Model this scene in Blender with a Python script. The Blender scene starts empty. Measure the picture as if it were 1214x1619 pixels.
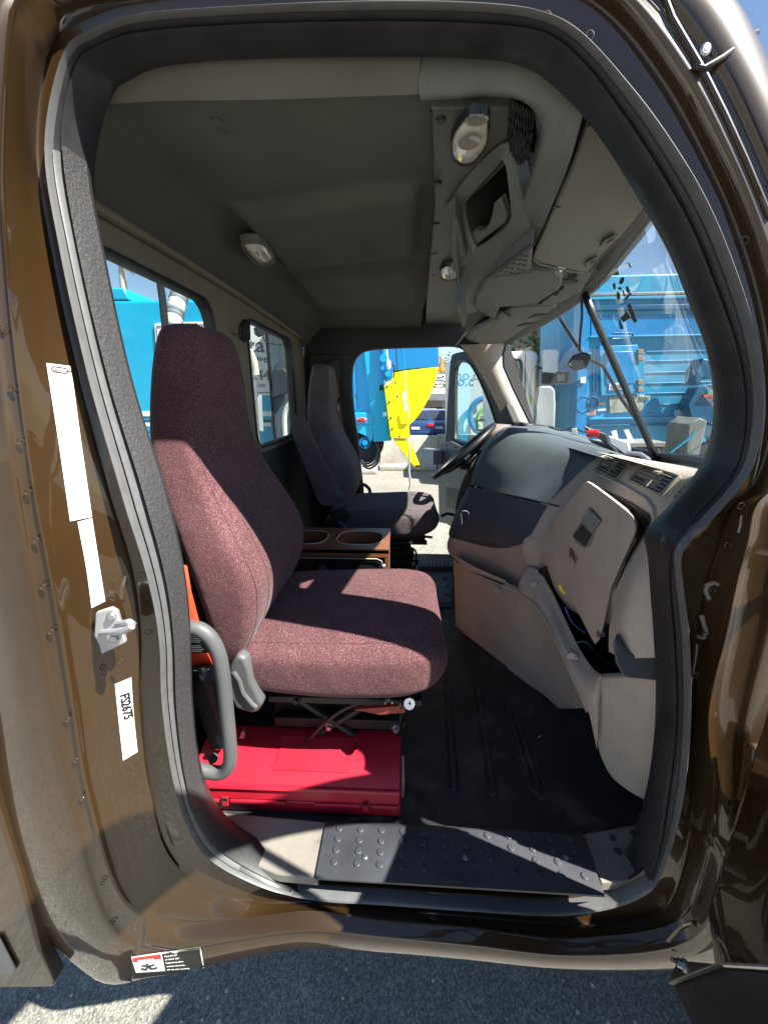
import bpy, bmesh, math, random
import numpy as np
from mathutils import Vector, Matrix
random.seed(7)
SC = bpy.context.scene
COL = SC.collection

# ------------------------------------------------------------------ camera
FPX, CX, CY = 608.0, 607.0, 809.5
YAW, PIT = math.radians(2.2), math.radians(16.7)
CAM = np.array([0.0, -0.62, 2.15])
_fh = np.array([-math.sin(YAW), math.cos(YAW), 0.0])
_R = np.array([math.cos(YAW), math.sin(YAW), 0.0])
_Z = np.array([0.0, 0.0, 1.0])
_F = _fh * math.cos(PIT) - _Z * math.sin(PIT)
_U = _fh * math.sin(PIT) + _Z * math.cos(PIT)
cam_d = bpy.data.cameras.new('camera')
cam_o = bpy.data.objects.new('camera', cam_d)
COL.objects.link(cam_o)
cam_d.sensor_fit = 'VERTICAL'
cam_d.sensor_height = 36.0
cam_d.lens = 36.0 * FPX / 1619.0
cam_d.clip_start = 0.02
cam_d.clip_end = 2000.0
cam_o.matrix_world = Matrix(((_R[0], _U[0], -_F[0], CAM[0]), (_R[1], _U[1], -_F[1], CAM[1]),
                             (_R[2], _U[2], -_F[2], CAM[2]), (0, 0, 0, 1)))
SC.camera = cam_o

# ------------------------------------------------------------------ sky, sun, exposure
SUN_K = Vector((-0.72, 0.29, -1.0)).normalized()        # the way sunlight travels
to_sun = -SUN_K
W = bpy.data.worlds.new('World')
SC.world = W
W.use_nodes = True
nt = W.node_tree
bg = nt.nodes['Background']
sky = nt.nodes.new('ShaderNodeTexSky')
sky.sky_type = 'NISHITA'
sky.sun_disc = False
sky.sun_elevation = math.asin(to_sun.z)
sky.sun_rotation = math.atan2(to_sun.x, to_sun.y)
sky.altitude = 800.0
sky.air_density = 1.0
sky.dust_density = 0.3
sky.ozone_density = 1.2
nt.links.new(sky.outputs[0], bg.inputs[0])
bg.inputs[1].default_value = 0.06
sl = bpy.data.lights.new('sun', 'SUN')
sl.energy = 5.0
sl.angle = math.radians(0.5)
sl.color = (1.0, 0.94, 0.85)
so = bpy.data.objects.new('sun', sl)
COL.objects.link(so)
so.location = (8, -4, 12)
so.rotation_euler = SUN_K.to_track_quat('-Z', 'Y').to_euler()
vs = SC.view_settings
vs.view_transform = 'Standard'
vs.look = 'None'
vs.gamma = 1.0
vs.exposure = 1.75
vs.use_curve_mapping = False
SC.cycles.max_bounces = 10
SC.cycles.diffuse_bounces = 5
SC.cycles.glossy_bounces = 4
SC.cycles.transparent_max_bounces = 16

# ------------------------------------------------------------------ measuring: a sight line met with a plane of the place
def ray(u, v):
    return _F + _R * (u - CX) / FPX - _U * (v - CY) / FPX
def PX(u, v, x):
    d = ray(u, v); return CAM + d * ((x - CAM[0]) / d[0])
def PY(u, v, y):
    d = ray(u, v); return CAM + d * ((y - CAM[1]) / d[1])
def PZ(u, v, z):
    d = ray(u, v); return CAM + d * ((z - CAM[2]) / d[2])
def plane3(a, b, c):
    a, b, c = map(np.array, (a, b, c))
    n = np.cross(b - a, c - a); return a, n / np.linalg.norm(n)
def PL(u, v, pl):
    d = ray(u, v); p, n = pl
    return CAM + d * (np.dot(p - CAM, n) / np.dot(d, n))
V = lambda *a: np.array(a, float)

# ------------------------------------------------------------------ materials
def nd(t, kind, **kw):
    n = t.nodes.new(kind)
    for k, v in kw.items():
        if hasattr(n, k): setattr(n, k, v)
    return n
MATS = {}
def mat(name, col, rough=0.5, metal=0.0, coat=0.0, coat_rough=0.05, noise=(30, 0.12), fine=None, bump=None, spec=0.5,
        wear=None, stretch=None, sheen=0.0):
    """noise = (scale, amount); fine = (scale, amount); bump = (scale, strength); wear = (scale, threshold, colour, rough)"""
    m = bpy.data.materials.new(name); m.use_nodes = True
    t = m.node_tree; L = t.links.new
    b = t.nodes['Principled BSDF']
    tc = nd(t, 'ShaderNodeTexCoord')
    co = tc.outputs['Object']
    if stretch:
        mp = nd(t, 'ShaderNodeMapping'); L(co, mp.inputs[0]); mp.inputs['Scale'].default_value = stretch; co = mp.outputs[0]
    def nz(scale, detail=4.0, rg=0.6):
        n = nd(t, 'ShaderNodeTexNoise'); L(co, n.inputs['Vector'])
        n.inputs['Scale'].default_value = scale; n.inputs['Detail'].default_value = detail; n.inputs['Roughness'].default_value = rg
        return n.outputs['Fac']
    c = None
    base = nd(t, 'ShaderNodeRGB'); base.outputs[0].default_value = (*col, 1); c = base.outputs[0]
    for sp in (noise, fine):
        if not sp: continue
        mr = nd(t, 'ShaderNodeMapRange'); L(nz(sp[0]), mr.inputs[0])
        mr.inputs[1].default_value = 0.3; mr.inputs[2].default_value = 0.7
        mr.inputs[3].default_value = 1 - sp[1]; mr.inputs[4].default_value = 1 + sp[1]
        mx = nd(t, 'ShaderNodeVectorMath', operation='SCALE'); L(c, mx.inputs[0]); L(mr.outputs[0], mx.inputs['Scale']); c = mx.outputs[0]
    b.inputs['Roughness'].default_value = rough
    if wear:
        mr = nd(t, 'ShaderNodeMapRange'); L(nz(wear[0], 8.0, 0.7), mr.inputs[0])
        mr.inputs[1].default_value = wear[1]; mr.inputs[2].default_value = wear[1] + 0.12
        mx = nd(t, 'ShaderNodeMix', data_type='RGBA'); L(mr.outputs[0], mx.inputs[0]); L(c, mx.inputs[6]); mx.inputs[7].default_value = (*wear[2], 1)
        c = mx.outputs[2]
        mr2 = nd(t, 'ShaderNodeMapRange'); L(mr.outputs[0], mr2.inputs[0]); mr2.inputs[3].default_value = rough; mr2.inputs[4].default_value = wear[3]
        L(mr2.outputs[0], b.inputs['Roughness'])
    L(c, b.inputs['Base Color'])
    b.inputs['Metallic'].default_value = metal
    b.inputs['Coat Weight'].default_value = coat
    b.inputs['Coat Roughness'].default_value = coat_rough
    b.inputs['Specular IOR Level'].default_value = spec
    if sheen: b.inputs['Sheen Weight'].default_value = sheen
    if bump:
        bp = nd(t, 'ShaderNodeBump'); L(nz(bump[0], 3.0), bp.inputs['Height'])
        bp.inputs['Strength'].default_value = bump[1]; bp.inputs['Distance'].default_value = bump[2] if len(bump) > 2 else 0.002
        L(bp.outputs[0], b.inputs['Normal'])
        if coat: L(bp.outputs[0], b.inputs['Coat Normal'])
    MATS[name] = m
    return m

def glass_mat(name, tint=(0.93, 0.97, 0.96), dust=0.05, dust_scale=60, refl=1.0, speck=0.0):
    m = bpy.data.materials.new(name); m.use_nodes = True
    t = m.node_tree; L = t.links.new
    t.nodes.remove(t.nodes['Principled BSDF'])
    out = t.nodes['Material Output']
    tr = nd(t, 'ShaderNodeBsdfTransparent'); tr.inputs[0].default_value = (*tint, 1)
    gl = nd(t, 'ShaderNodeBsdfGlossy'); gl.inputs['Roughness'].default_value = 0.02
    df = nd(t, 'ShaderNodeBsdfDiffuse'); df.inputs[0].default_value = (0.55, 0.52, 0.46, 1)
    fr = nd(t, 'ShaderNodeFresnel'); ge = nd(t, 'ShaderNodeNewGeometry')
    io = nd(t, 'ShaderNodeMapRange'); L(ge.outputs['Backfacing'], io.inputs[0]); io.inputs[3].default_value = 1.5; io.inputs[4].default_value = 1 / 1.5
    L(io.outputs[0], fr.inputs[0])
    k = nd(t, 'ShaderNodeMath', operation='MULTIPLY'); L(fr.outputs[0], k.inputs[0]); k.inputs[1].default_value = refl
    m1 = nd(t, 'ShaderNodeMixShader'); L(k.outputs[0], m1.inputs[0]); L(tr.outputs[0], m1.inputs[1]); L(gl.outputs[0], m1.inputs[2])
    tc = nd(t, 'ShaderNodeTexCoord')
    n = nd(t, 'ShaderNodeTexNoise'); L(tc.outputs['Object'], n.inputs['Vector']); n.inputs['Scale'].default_value = dust_scale; n.inputs['Detail'].default_value = 8; n.inputs['Roughness'].default_value = 0.75
    mr = nd(t, 'ShaderNodeMapRange'); L(n.outputs[0], mr.inputs[0]); mr.inputs[1].default_value = 0.35; mr.inputs[2].default_value = 0.75
    mr.inputs[3].default_value = dust * 0.4; mr.inputs[4].default_value = dust * 1.8
    f = mr.outputs[0]
    if speck:
        n2 = nd(t, 'ShaderNodeTexNoise'); L(tc.outputs['Object'], n2.inputs['Vector']); n2.inputs['Scale'].default_value = 260; n2.inputs['Detail'].default_value = 2
        m3 = nd(t, 'ShaderNodeMapRange'); L(n2.outputs[0], m3.inputs[0]); m3.inputs[1].default_value = 0.68; m3.inputs[2].default_value = 0.75; m3.inputs[4].default_value = speck
        ad = nd(t, 'ShaderNodeMath', operation='ADD'); L(f, ad.inputs[0]); L(m3.outputs[0], ad.inputs[1]); f = ad.outputs[0]
    m2 = nd(t, 'ShaderNodeMixShader'); L(f, m2.inputs[0]); L(m1.outputs[0], m2.inputs[1]); L(df.outputs[0], m2.inputs[2])
    L(m2.outputs[0], out.inputs[0])
    MATS[name] = m
    return m

def fabric_mat(name, c0, c1, c2, bumpk=0.5):
    """woven tweed: dark ground, mid thread, sparse light flecks"""
    m = bpy.data.materials.new(name); m.use_nodes = True
    t = m.node_tree; L = t.links.new; b = t.nodes['Principled BSDF']
    tc = nd(t, 'ShaderNodeTexCoord')
    def nz(scale, st, detail=2.0):
        mp = nd(t, 'ShaderNodeMapping'); L(tc.outputs['Object'], mp.inputs[0]); mp.inputs['Scale'].default_value = st
        n = nd(t, 'ShaderNodeTexNoise'); L(mp.outputs[0], n.inputs[0]); n.inputs['Scale'].default_value = scale; n.inputs['Detail'].default_value = detail
        return n.outputs[0]
    a = nz(480, (1.5, .42, 1.0)); f = nz(420, (1.4, .5, 1.0)); big = nz(9, (1, 1, 1), 4)
    r1 = nd(t, 'ShaderNodeMapRange'); L(a, r1.inputs[0]); r1.inputs[1].default_value = 0.38; r1.inputs[2].default_value = 0.62
    r2 = nd(t, 'ShaderNodeMapRange'); L(f, r2.inputs[0]); r2.inputs[1].default_value = 0.55; r2.inputs[2].default_value = 0.68
    x1 = nd(t, 'ShaderNodeMix', data_type='RGBA'); L(r1.outputs[0], x1.inputs[0]); x1.inputs[6].default_value = (*c0, 1); x1.inputs[7].default_value = (*c1, 1)
    x2 = nd(t, 'ShaderNodeMix', data_type='RGBA'); L(r2.outputs[0], x2.inputs[0]); L(x1.outputs[2], x2.inputs[6]); x2.inputs[7].default_value = (*c2, 1)
    r3 = nd(t, 'ShaderNodeMapRange'); L(big, r3.inputs[0]); r3.inputs[1].default_value = 0.3; r3.inputs[2].default_value = 0.7; r3.inputs[3].default_value = 0.86; r3.inputs[4].default_value = 1.14
    sc = nd(t, 'ShaderNodeVectorMath', operation='SCALE'); L(x2.outputs[2], sc.inputs[0]); L(r3.outputs[0], sc.inputs['Scale'])
    L(sc.outputs[0], b.inputs['Base Color'])
    b.inputs['Roughness'].default_value = 0.9; b.inputs['Sheen Weight'].default_value = 0.08; b.inputs['Specular IOR Level'].default_value = 0.15
    bp = nd(t, 'ShaderNodeBump'); L(a, bp.inputs['Height']); bp.inputs['Strength'].default_value = bumpk; bp.inputs['Distance'].default_value = 0.0012
    bp2 = nd(t, 'ShaderNodeBump'); L(nz(14, (1, 1, 1), 3), bp2.inputs['Height']); bp2.inputs['Strength'].default_value = 0.35; bp2.inputs['Distance'].default_value = 0.012
    L(bp2.outputs[0], bp.inputs['Normal']); L(bp.outputs[0], b.inputs['Normal'])
    MATS[name] = m
    return m

PAINT = mat('bronze_paint', (0.034, 0.0175, 0.0052), 0.45, 0.0, 1.0, 0.025, noise=(5, 0.1), bump=(7, 0.035, 0.01), wear=(16, 0.8, (0.09, 0.07, 0.045), 0.6), spec=0.2)
SKIN = mat('bronze_paint_dusty', (0.036, 0.0205, 0.0075), 0.5, 0.0, 0.9, 0.05, noise=(5, 0.15), bump=(5, 0.05, 0.012), wear=(9, 0.68, (0.11, 0.085, 0.06), 0.7), spec=0.2)
RUB = mat('black_rubber', (0.022, 0.023, 0.026), 0.42, noise=(18, 0.3), bump=(90, 0.15), wear=(26, 0.66, (0.09, 0.09, 0.09), 0.7))
RUBG = mat('dusty_grey_rubber', (0.115, 0.117, 0.12), 0.42, noise=(40, 0.12), bump=(300, 0.12), wear=(60, 0.7, (0.16, 0.155, 0.145), 0.8))
FOAM = mat('pitted_foam_rubber', (0.04, 0.04, 0.042), 0.6, noise=(150, 0.25), bump=(190, 0.8, 0.003))
LINER = mat('headliner_fabric', (0.1, 0.1, 0.09), 0.95, noise=(7, 0.08), fine=(600, 0.12), bump=(500, 0.25, 0.0008), spec=0.1)
GREYP = mat('grey_grained_plastic', (0.125, 0.13, 0.12), 0.6, noise=(12, 0.12), bump=(420, 0.25, 0.0008), wear=(30, 0.72, (0.24, 0.24, 0.21), 0.8))
VISORM = mat('visor_vinyl', (0.15, 0.155, 0.138), 0.65, noise=(5, 0.08), bump=(500, 0.2, 0.0008))
TANW = mat('tan_wall_trim', (0.2, 0.175, 0.13), 0.65, noise=(6, 0.1), bump=(380, 0.2, 0.0008))
DARKT = mat('charcoal_trim', (0.03, 0.03, 0.03), 0.7, noise=(9, 0.2), bump=(300, 0.2, 0.0008))
BEIGE = mat('taupe_grained_plastic', (0.42, 0.36, 0.31), 0.6, noise=(7, 0.09), bump=(420, 0.3, 0.0008), wear=(24, 0.74, (0.4, 0.36, 0.31), 0.8))
BLUEG = mat('slate_grained_plastic', (0.085, 0.105, 0.118), 0.55, noise=(8, 0.1), bump=(450, 0.3, 0.0008))
NAVYG = mat('dark_slate_plastic', (0.066, 0.073, 0.088), 0.55, noise=(8, 0.1), bump=(450, 0.3, 0.0008))
MATM = mat('black_floor_mat', (0.024, 0.026, 0.031), 0.55, noise=(6, 0.35), bump=(260, 0.35, 0.001), wear=(9, 0.52, (0.085, 0.082, 0.078), 0.8))
TREAD = mat('worn_tread_rubber', (0.045, 0.048, 0.058), 0.5, noise=(8, 0.25), bump=(240, 0.25, 0.001), wear=(16, 0.66, (0.14, 0.14, 0.14), 0.8))
SILLT = mat('taupe_sill_plastic', (0.22, 0.2, 0.175), 0.6, noise=(8, 0.2), bump=(260, 0.25, 0.001), wear=(14, 0.6, (0.12, 0.11, 0.1), 0.8))
REDP = mat('red_plastic', (0.42, 0.012, 0.03), 0.38, noise=(9, 0.12), bump=(300, 0.12, 0.0008), wear=(11, 0.7, (0.16, 0.015, 0.025), 0.6))
SEATF = fabric_mat('burgundy_tweed', (0.05, 0.02, 0.025), (0.135, 0.056, 0.063), (0.24, 0.14, 0.138))
SEATD = fabric_mat('shaded_grey_tweed', (0.04, 0.031, 0.036), (0.125, 0.1, 0.11), (0.26, 0.22, 0.225))  # same fabric as the near seat, colour greyed and cooled for shade
PIPE = mat('seam_thread', (0.12, 0.06, 0.065), 0.9)
ORANGE = mat('orange_webbing', (0.8, 0.055, 0.012), 0.7, noise=(40, 0.1), bump=(700, 0.5, 0.0008))
BROWNW = mat('rust_webbing', (0.2, 0.062, 0.03), 0.7, noise=(40, 0.1), bump=(700, 0.5, 0.0008))
HANDLE = mat('grey_handle_plastic', (0.085, 0.09, 0.094), 0.5, noise=(10, 0.1), bump=(350, 0.35, 0.001))
BLACKP = mat('black_plastic', (0.014, 0.014, 0.016), 0.45, noise=(10, 0.2), bump=(350, 0.2, 0.0008))
BLACKM = mat('black_frame_metal', (0.012, 0.012, 0.013), 0.5, 0.2, noise=(10, 0.3))
STEEL = mat('zinc_steel', (0.45, 0.45, 0.46), 0.35, 0.9, noise=(60, 0.2))
CASTM = mat('cast_grey_metal', (0.42, 0.42, 0.43), 0.5, 0.35, noise=(25, 0.15), bump=(300, 0.3, 0.0008))
LENS = mat('clear_lens', (0.62, 0.6, 0.54), 0.12, 0.0, 0.6, noise=(20, 0.2))
CHROME = mat('reflector', (0.5, 0.48, 0.43), 0.35, 0.7)
WOOD = mat('brown_laminate', (0.2, 0.075, 0.032), 0.4, noise=(12, 0.2), stretch=(1, 8, 8))
WHITE = mat('white_label', (0.8, 0.8, 0.79), 0.5, noise=(30, 0.03))
INK = mat('black_ink', (0.012, 0.012, 0.012), 0.6)
INKG = mat('grey_ink', (0.14, 0.14, 0.14), 0.6)
REDINK = mat('red_ink', (0.55, 0.03, 0.02), 0.6)
VENTM = mat('olive_vent_plastic', (0.24, 0.225, 0.165), 0.55, noise=(10, 0.1), bump=(380, 0.25, 0.0008))
CYAN = mat('cyan_truck_paint', (0.0, 0.36, 0.6), 0.35, 0.0, 0.5, 0.1, noise=(2, 0.06), wear=(3, 0.75, (0.06, 0.22, 0.3), 0.6))
BLUE2 = mat('blue_truck_paint', (0.0, 0.19, 0.46), 0.35, 0.0, 0.5, 0.1, noise=(2, 0.08), wear=(3.5, 0.68, (0.12, 0.17, 0.2), 0.7))
BLUE3 = mat('faded_blue_paint', (0.02, 0.27, 0.48), 0.5, noise=(2, 0.15), wear=(4, 0.58, (0.2, 0.22, 0.18), 0.8))
DKBLUE = mat('navy_blue_paint', (0.0, 0.09, 0.2), 0.4, noise=(2, 0.1))
YEL = mat('yellow_paint', (0.8, 0.72, 0.0), 0.4, noise=(3, 0.06), wear=(9, 0.76, (0.3, 0.25, 0.03), 0.7))
WHT = mat('white_truck_paint', (0.78, 0.78, 0.76), 0.35, 0, 0.4, noise=(2, 0.05))
CONC = mat('weathered_concrete', (0.36, 0.335, 0.29), 0.9, noise=(1.6, 0.25), fine=(40, 0.15), bump=(25, 0.5, 0.02), wear=(3, 0.62, (0.17, 0.16, 0.145), 0.9))
GREYW = mat('grey_metal', (0.25, 0.26, 0.27), 0.45, 0.5, noise=(8, 0.15))
MIRG = mat('slate_mirror_shell', (0.3, 0.34, 0.35), 0.5, noise=(6, 0.06))
RED = mat('red_lens', (0.6, 0.02, 0.02), 0.25, 0, 0.5)
ORNG = mat('orange_cone', (0.85, 0.16, 0.02), 0.5)
ROOFM = mat('roof_sheet', (0.5, 0.47, 0.43), 0.7, noise=(1, 0.1))
WOODP = mat('weathered_pole_wood', (0.42, 0.4, 0.36), 0.9, noise=(4, 0.2), stretch=(6, 6, 0.6))
GREEN = mat('green_leaves', (0.05, 0.09, 0.025), 0.6, noise=(3, 0.4))
SKYGL = mat('car_window_dark', (0.03, 0.035, 0.04), 0.08, 0, 0.8)
CARB = mat('car_blue_paint', (0.02, 0.05, 0.16), 0.3, 0.3, 1.0)
CARW = mat('car_white_paint', (0.75, 0.76, 0.77), 0.3, 0.1, 1.0)
GLASS = glass_mat('clear_window_glass', dust=0.02)
WSGL = glass_mat('dusty_windscreen_glass', dust=0.028, dust_scale=5, refl=1.0, speck=0.1)
DOORGL = glass_mat('door_glass', tint=(0.8, 0.92, 0.9), dust=0.06, refl=1.6)

def lettering_mat():
    pass

# ------------------------------------------------------------------ mesh building
class MB:
    def __init__(s): s.v = []; s.f = []
    def add(s, vs, fs):
        o = len(s.v); s.v += [tuple(map(float, p)) for p in vs]; s.f += [tuple(i + o for i in f) for f in fs]; return s
    def grid(s, G, cu=False, cv=False):
        m, n = len(G), len(G[0]); vs = [p for r in G for p in r]; fs = []
        for i in range(m if cu else m - 1):
            for j in range(n if cv else n - 1):
                a, b = i, (i + 1) % m; c, d = j, (j + 1) % n
                fs.append((a * n + c, a * n + d, b * n + d, b * n + c))
        return s.add(vs, fs)
    def box(s, c, size, M=None):
        hx, hy, hz = [q / 2 for q in size]; vs = []
        for x, y, z in ((-1,-1,-1),(1,-1,-1),(1,1,-1),(-1,1,-1),(-1,-1,1),(1,-1,1),(1,1,1),(-1,1,1)):
            p = Vector((x * hx, y * hy, z * hz))
            if M is not None: p = M @ p
            vs.append((p.x + c[0], p.y + c[1], p.z + c[2]))
        return s.add(vs, [(0,3,2,1),(4,5,6,7),(0,1,5,4),(1,2,6,5),(2,3,7,6),(3,0,4,7)])
    def box2(s, a, b):
        a = np.array(a, float); b = np.array(b, float); return s.box((a + b) / 2, abs(b - a))
    def prism(s, poly, vec):
        n = len(poly); vec = np.array(vec, float)
        vs = [np.array(p, float) for p in poly] + [np.array(p, float) + vec for p in poly]
        fs = [tuple(range(n))[::-1], tuple(range(n, 2 * n))] + [(i, (i + 1) % n, n + (i + 1) % n, n + i) for i in range(n)]
        return s.add(vs, fs)
    def tube(s, path, r, n=10, closed=False, caps=True):
        P = [Vector(p) for p in path]; m = len(P); rs = r if hasattr(r, '__len__') else [r] * m
        t0 = (P[1] - P[0]).normalized(); up = t0.orthogonal().normalized(); G = []
        for i, p in enumerate(P):
            a = P[(i - 1) % m] if (closed or i) else P[i]; b = P[(i + 1) % m] if (closed or i < m - 1) else P[i]
            t = (b - a).normalized(); up = (up - t * up.dot(t)).normalized(); w = t.cross(up)
            G.append([p + (up * math.cos(k * 2 * math.pi / n) + w * math.sin(k * 2 * math.pi / n)) * rs[i] for k in range(n)])
        s.grid(G, cu=closed, cv=True)
        if caps and not closed:
            o = len(s.v) - m * n
            s.f.append(tuple(o + k for k in range(n))[::-1]); s.f.append(tuple(o + (m - 1) * n + k for k in range(n)))
        return s
    def cyl(s, a, b, r, r2=None, n=16):
        return s.tube([a, b], [r, r if r2 is None else r2], n)
    def ell(s, c, r, n=12, m=8, M=None):
        G = []
        for i in range(m + 1):
            t = math.pi * (i + 0.02) / (m + 0.04) ; row = []
            for k in range(n):
                a = 2 * math.pi * k / n
                p = Vector((r[0] * math.sin(t) * math.cos(a), r[1] * math.sin(t) * math.sin(a), r[2] * math.cos(t)))
                if M is not None: p = M @ p
                row.append((p.x + c[0], p.y + c[1], p.z + c[2]))
            G.append(row)
        return s.grid(G, cv=True)

def cat(P, n, closed=False):
    """Catmull-Rom resample to n points"""
    P = np.array(P, float); m = len(P); out = []
    segs = m if closed else m - 1
    for k in range(n):
        t = k * segs / (n if closed else n - 1); i = min(int(t), segs - 1); f = t - i
        g = (lambda q: P[q % m]) if closed else (lambda q: P[min(max(q, 0), m - 1)])
        p0, p1, p2, p3 = g(i - 1), g(i), g(i + 1), g(i + 2)
        out.append(0.5 * (2 * p1 + (p2 - p0) * f + (2 * p0 - 5 * p1 + 4 * p2 - p3) * f * f + (3 * p1 - p0 - 3 * p2 + p3) * f ** 3))
    return np.array(out)
def catgrid(G, m, n, cu=False, cv=False):
    G = np.array([cat(r, n, cv) for r in G]); cols = [cat(G[:, j], m, cu) for j in range(n)]
    return np.array(cols).transpose(1, 0, 2)

def tagp(o, label=None, cat_=None, group=None, kind=None):
    if label: o['label'] = label
    if cat_: o['category'] = cat_
    if group: o['group'] = group
    if kind: o['kind'] = kind
    return o
def thing(name, label, category, loc, group=None):
    o = bpy.data.objects.new(name, None); COL.objects.link(o); o.location = [float(q) for q in loc]
    o.empty_display_size = 0.1
    return tagp(o, label, category, group)
def root_loc(p):
    while p.parent: p = p.parent
    return np.array(p.location)
def make_mesh(name, mb, m, off, smooth=35, flip=False, thick=0.0):
    me = bpy.data.meshes.new(name)
    vs = [tuple(np.array(p) - off) for p in mb.v]
    me.from_pydata(vs, [], mb.f); me.materials.append(m)
    bm = bmesh.new(); bm.from_mesh(me); bmesh.ops.recalc_face_normals(bm, faces=bm.faces[:])
    if flip: bmesh.ops.reverse_faces(bm, faces=bm.faces[:])
    bm.to_mesh(me); bm.free()
    if smooth:
        me.polygons.foreach_set('use_smooth', [True] * len(me.polygons))
        me.set_sharp_from_angle(angle=math.radians(smooth))
    me.update(); return me
def obj(name, mb, m, parent=None, smooth=35, bev=0.0, seg=2, sub=0, solid=0.0, label=None, kind=None, off=None, stuff=False):
    """link one mesh object; coordinates given in the world, stored relative to the thing's base"""
    if parent is not None:
        o0 = root_loc(parent)
    else:
        o0 = np.zeros(3) if off is None else np.array(off, float)
    me = make_mesh(name, mb, m, o0, smooth)
    o = bpy.data.objects.new(name, me); COL.objects.link(o)
    if parent is not None: o.parent = parent
    else: o.location = [float(q) for q in o0]
    if solid:
        q = o.modifiers.new('thickness', 'SOLIDIFY'); q.thickness = abs(solid); q.offset = -1 if solid > 0 else 1
    if bev:
        q = o.modifiers.new('bevel', 'BEVEL'); q.width = bev; q.segments = seg; q.limit_method = 'ANGLE'; q.angle_limit = math.radians(40)
    if sub:
        q = o.modifiers.new('smooth', 'SUBSURF'); q.levels = sub; q.render_levels = sub
    if label: o['label'] = label
    if kind: o['kind'] = kind
    return o
def inst(o, loc, parent, rot=None, scale=None):
    """another of the same piece: shares the mesh"""
    c = o.copy(); COL.objects.link(c); c.parent = parent
    c.location = [float(q) for q in (np.array(loc) - root_loc(parent))]
    if rot is not None: c.rotation_euler = rot
    if scale is not None: c.scale = scale
    return c
def piece(name, mb, m, parent, loc, rot=None, smooth=35, bev=0.0):
    """a small piece modelled round its own origin, set at loc"""
    me = make_mesh(name, mb, m, np.zeros(3), smooth)
    o = bpy.data.objects.new(name, me); COL.objects.link(o); o.parent = parent
    o.location = [float(q) for q in (np.array(loc) - root_loc(parent))]
    if rot is not None: o.rotation_euler = rot
    if bev:
        q = o.modifiers.new('bevel', 'BEVEL'); q.width = bev; q.segments = 2; q.limit_method = 'ANGLE'
    return o
def text(name, s, m, parent, origin, ux, uy, size, align='LEFT', ext=0.0006, squash=1.0, space=1.0, bold=0.0):
    """lettering lying in the plane of ux (reading direction) and uy (up), raised by ext"""
    cu = bpy.data.curves.new(name, 'FONT'); cu.body = s; cu.size = size; cu.extrude = ext; cu.offset = bold; cu.align_x = align; cu.space_character = space
    cu.resolution_u = 2
    to = bpy.data.objects.new(name, cu); COL.objects.link(to)
    dg = bpy.context.evaluated_depsgraph_get(); dg.update()
    me = bpy.data.meshes.new_from_object(to.evaluated_get(dg)); bpy.data.objects.remove(to)
    ux = Vector(ux).normalized(); uy = Vector(uy); uy = (uy - ux * uy.dot(ux)).normalized(); uz = ux.cross(uy)
    off = Vector([float(q) for q in (np.array(origin) - root_loc(parent))])
    M = Matrix(((ux.x * squash, uy.x, uz.x, off.x), (ux.y * squash, uy.y, uz.y, off.y), (ux.z * squash, uy.z, uz.z, off.z), (0, 0, 0, 1)))
    me.transform(M); me.materials.clear(); me.materials.append(m)
    o = bpy.data.objects.new(name, me); COL.objects.link(o); o.parent = parent
    return o
def rotx(a): return Matrix.Rotation(a, 3, 'X')
def rotz(a): return Matrix.Rotation(a, 3, 'Z')
def to_dir(d): return Vector(d).to_track_quat('Z', 'Y').to_euler()
def screw_mb(r=0.006, h=0.003):
    mb = MB(); mb.tube([(0,0,0),(0,0,h*0.6),(0,0,h)], [r, r, r*0.7], 12)
    mb.tube([(0,0,h*1.02),(0,0,h*1.05)], [r*0.42, r*0.42], 6)
    return mb
def ring_mb(r=0.006, w=0.0012):
    return MB().tube([(r*math.cos(a), r*math.sin(a), 0) for a in np.linspace(0, 2*math.pi, 15)[:-1]], w, 6, closed=True)
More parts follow.
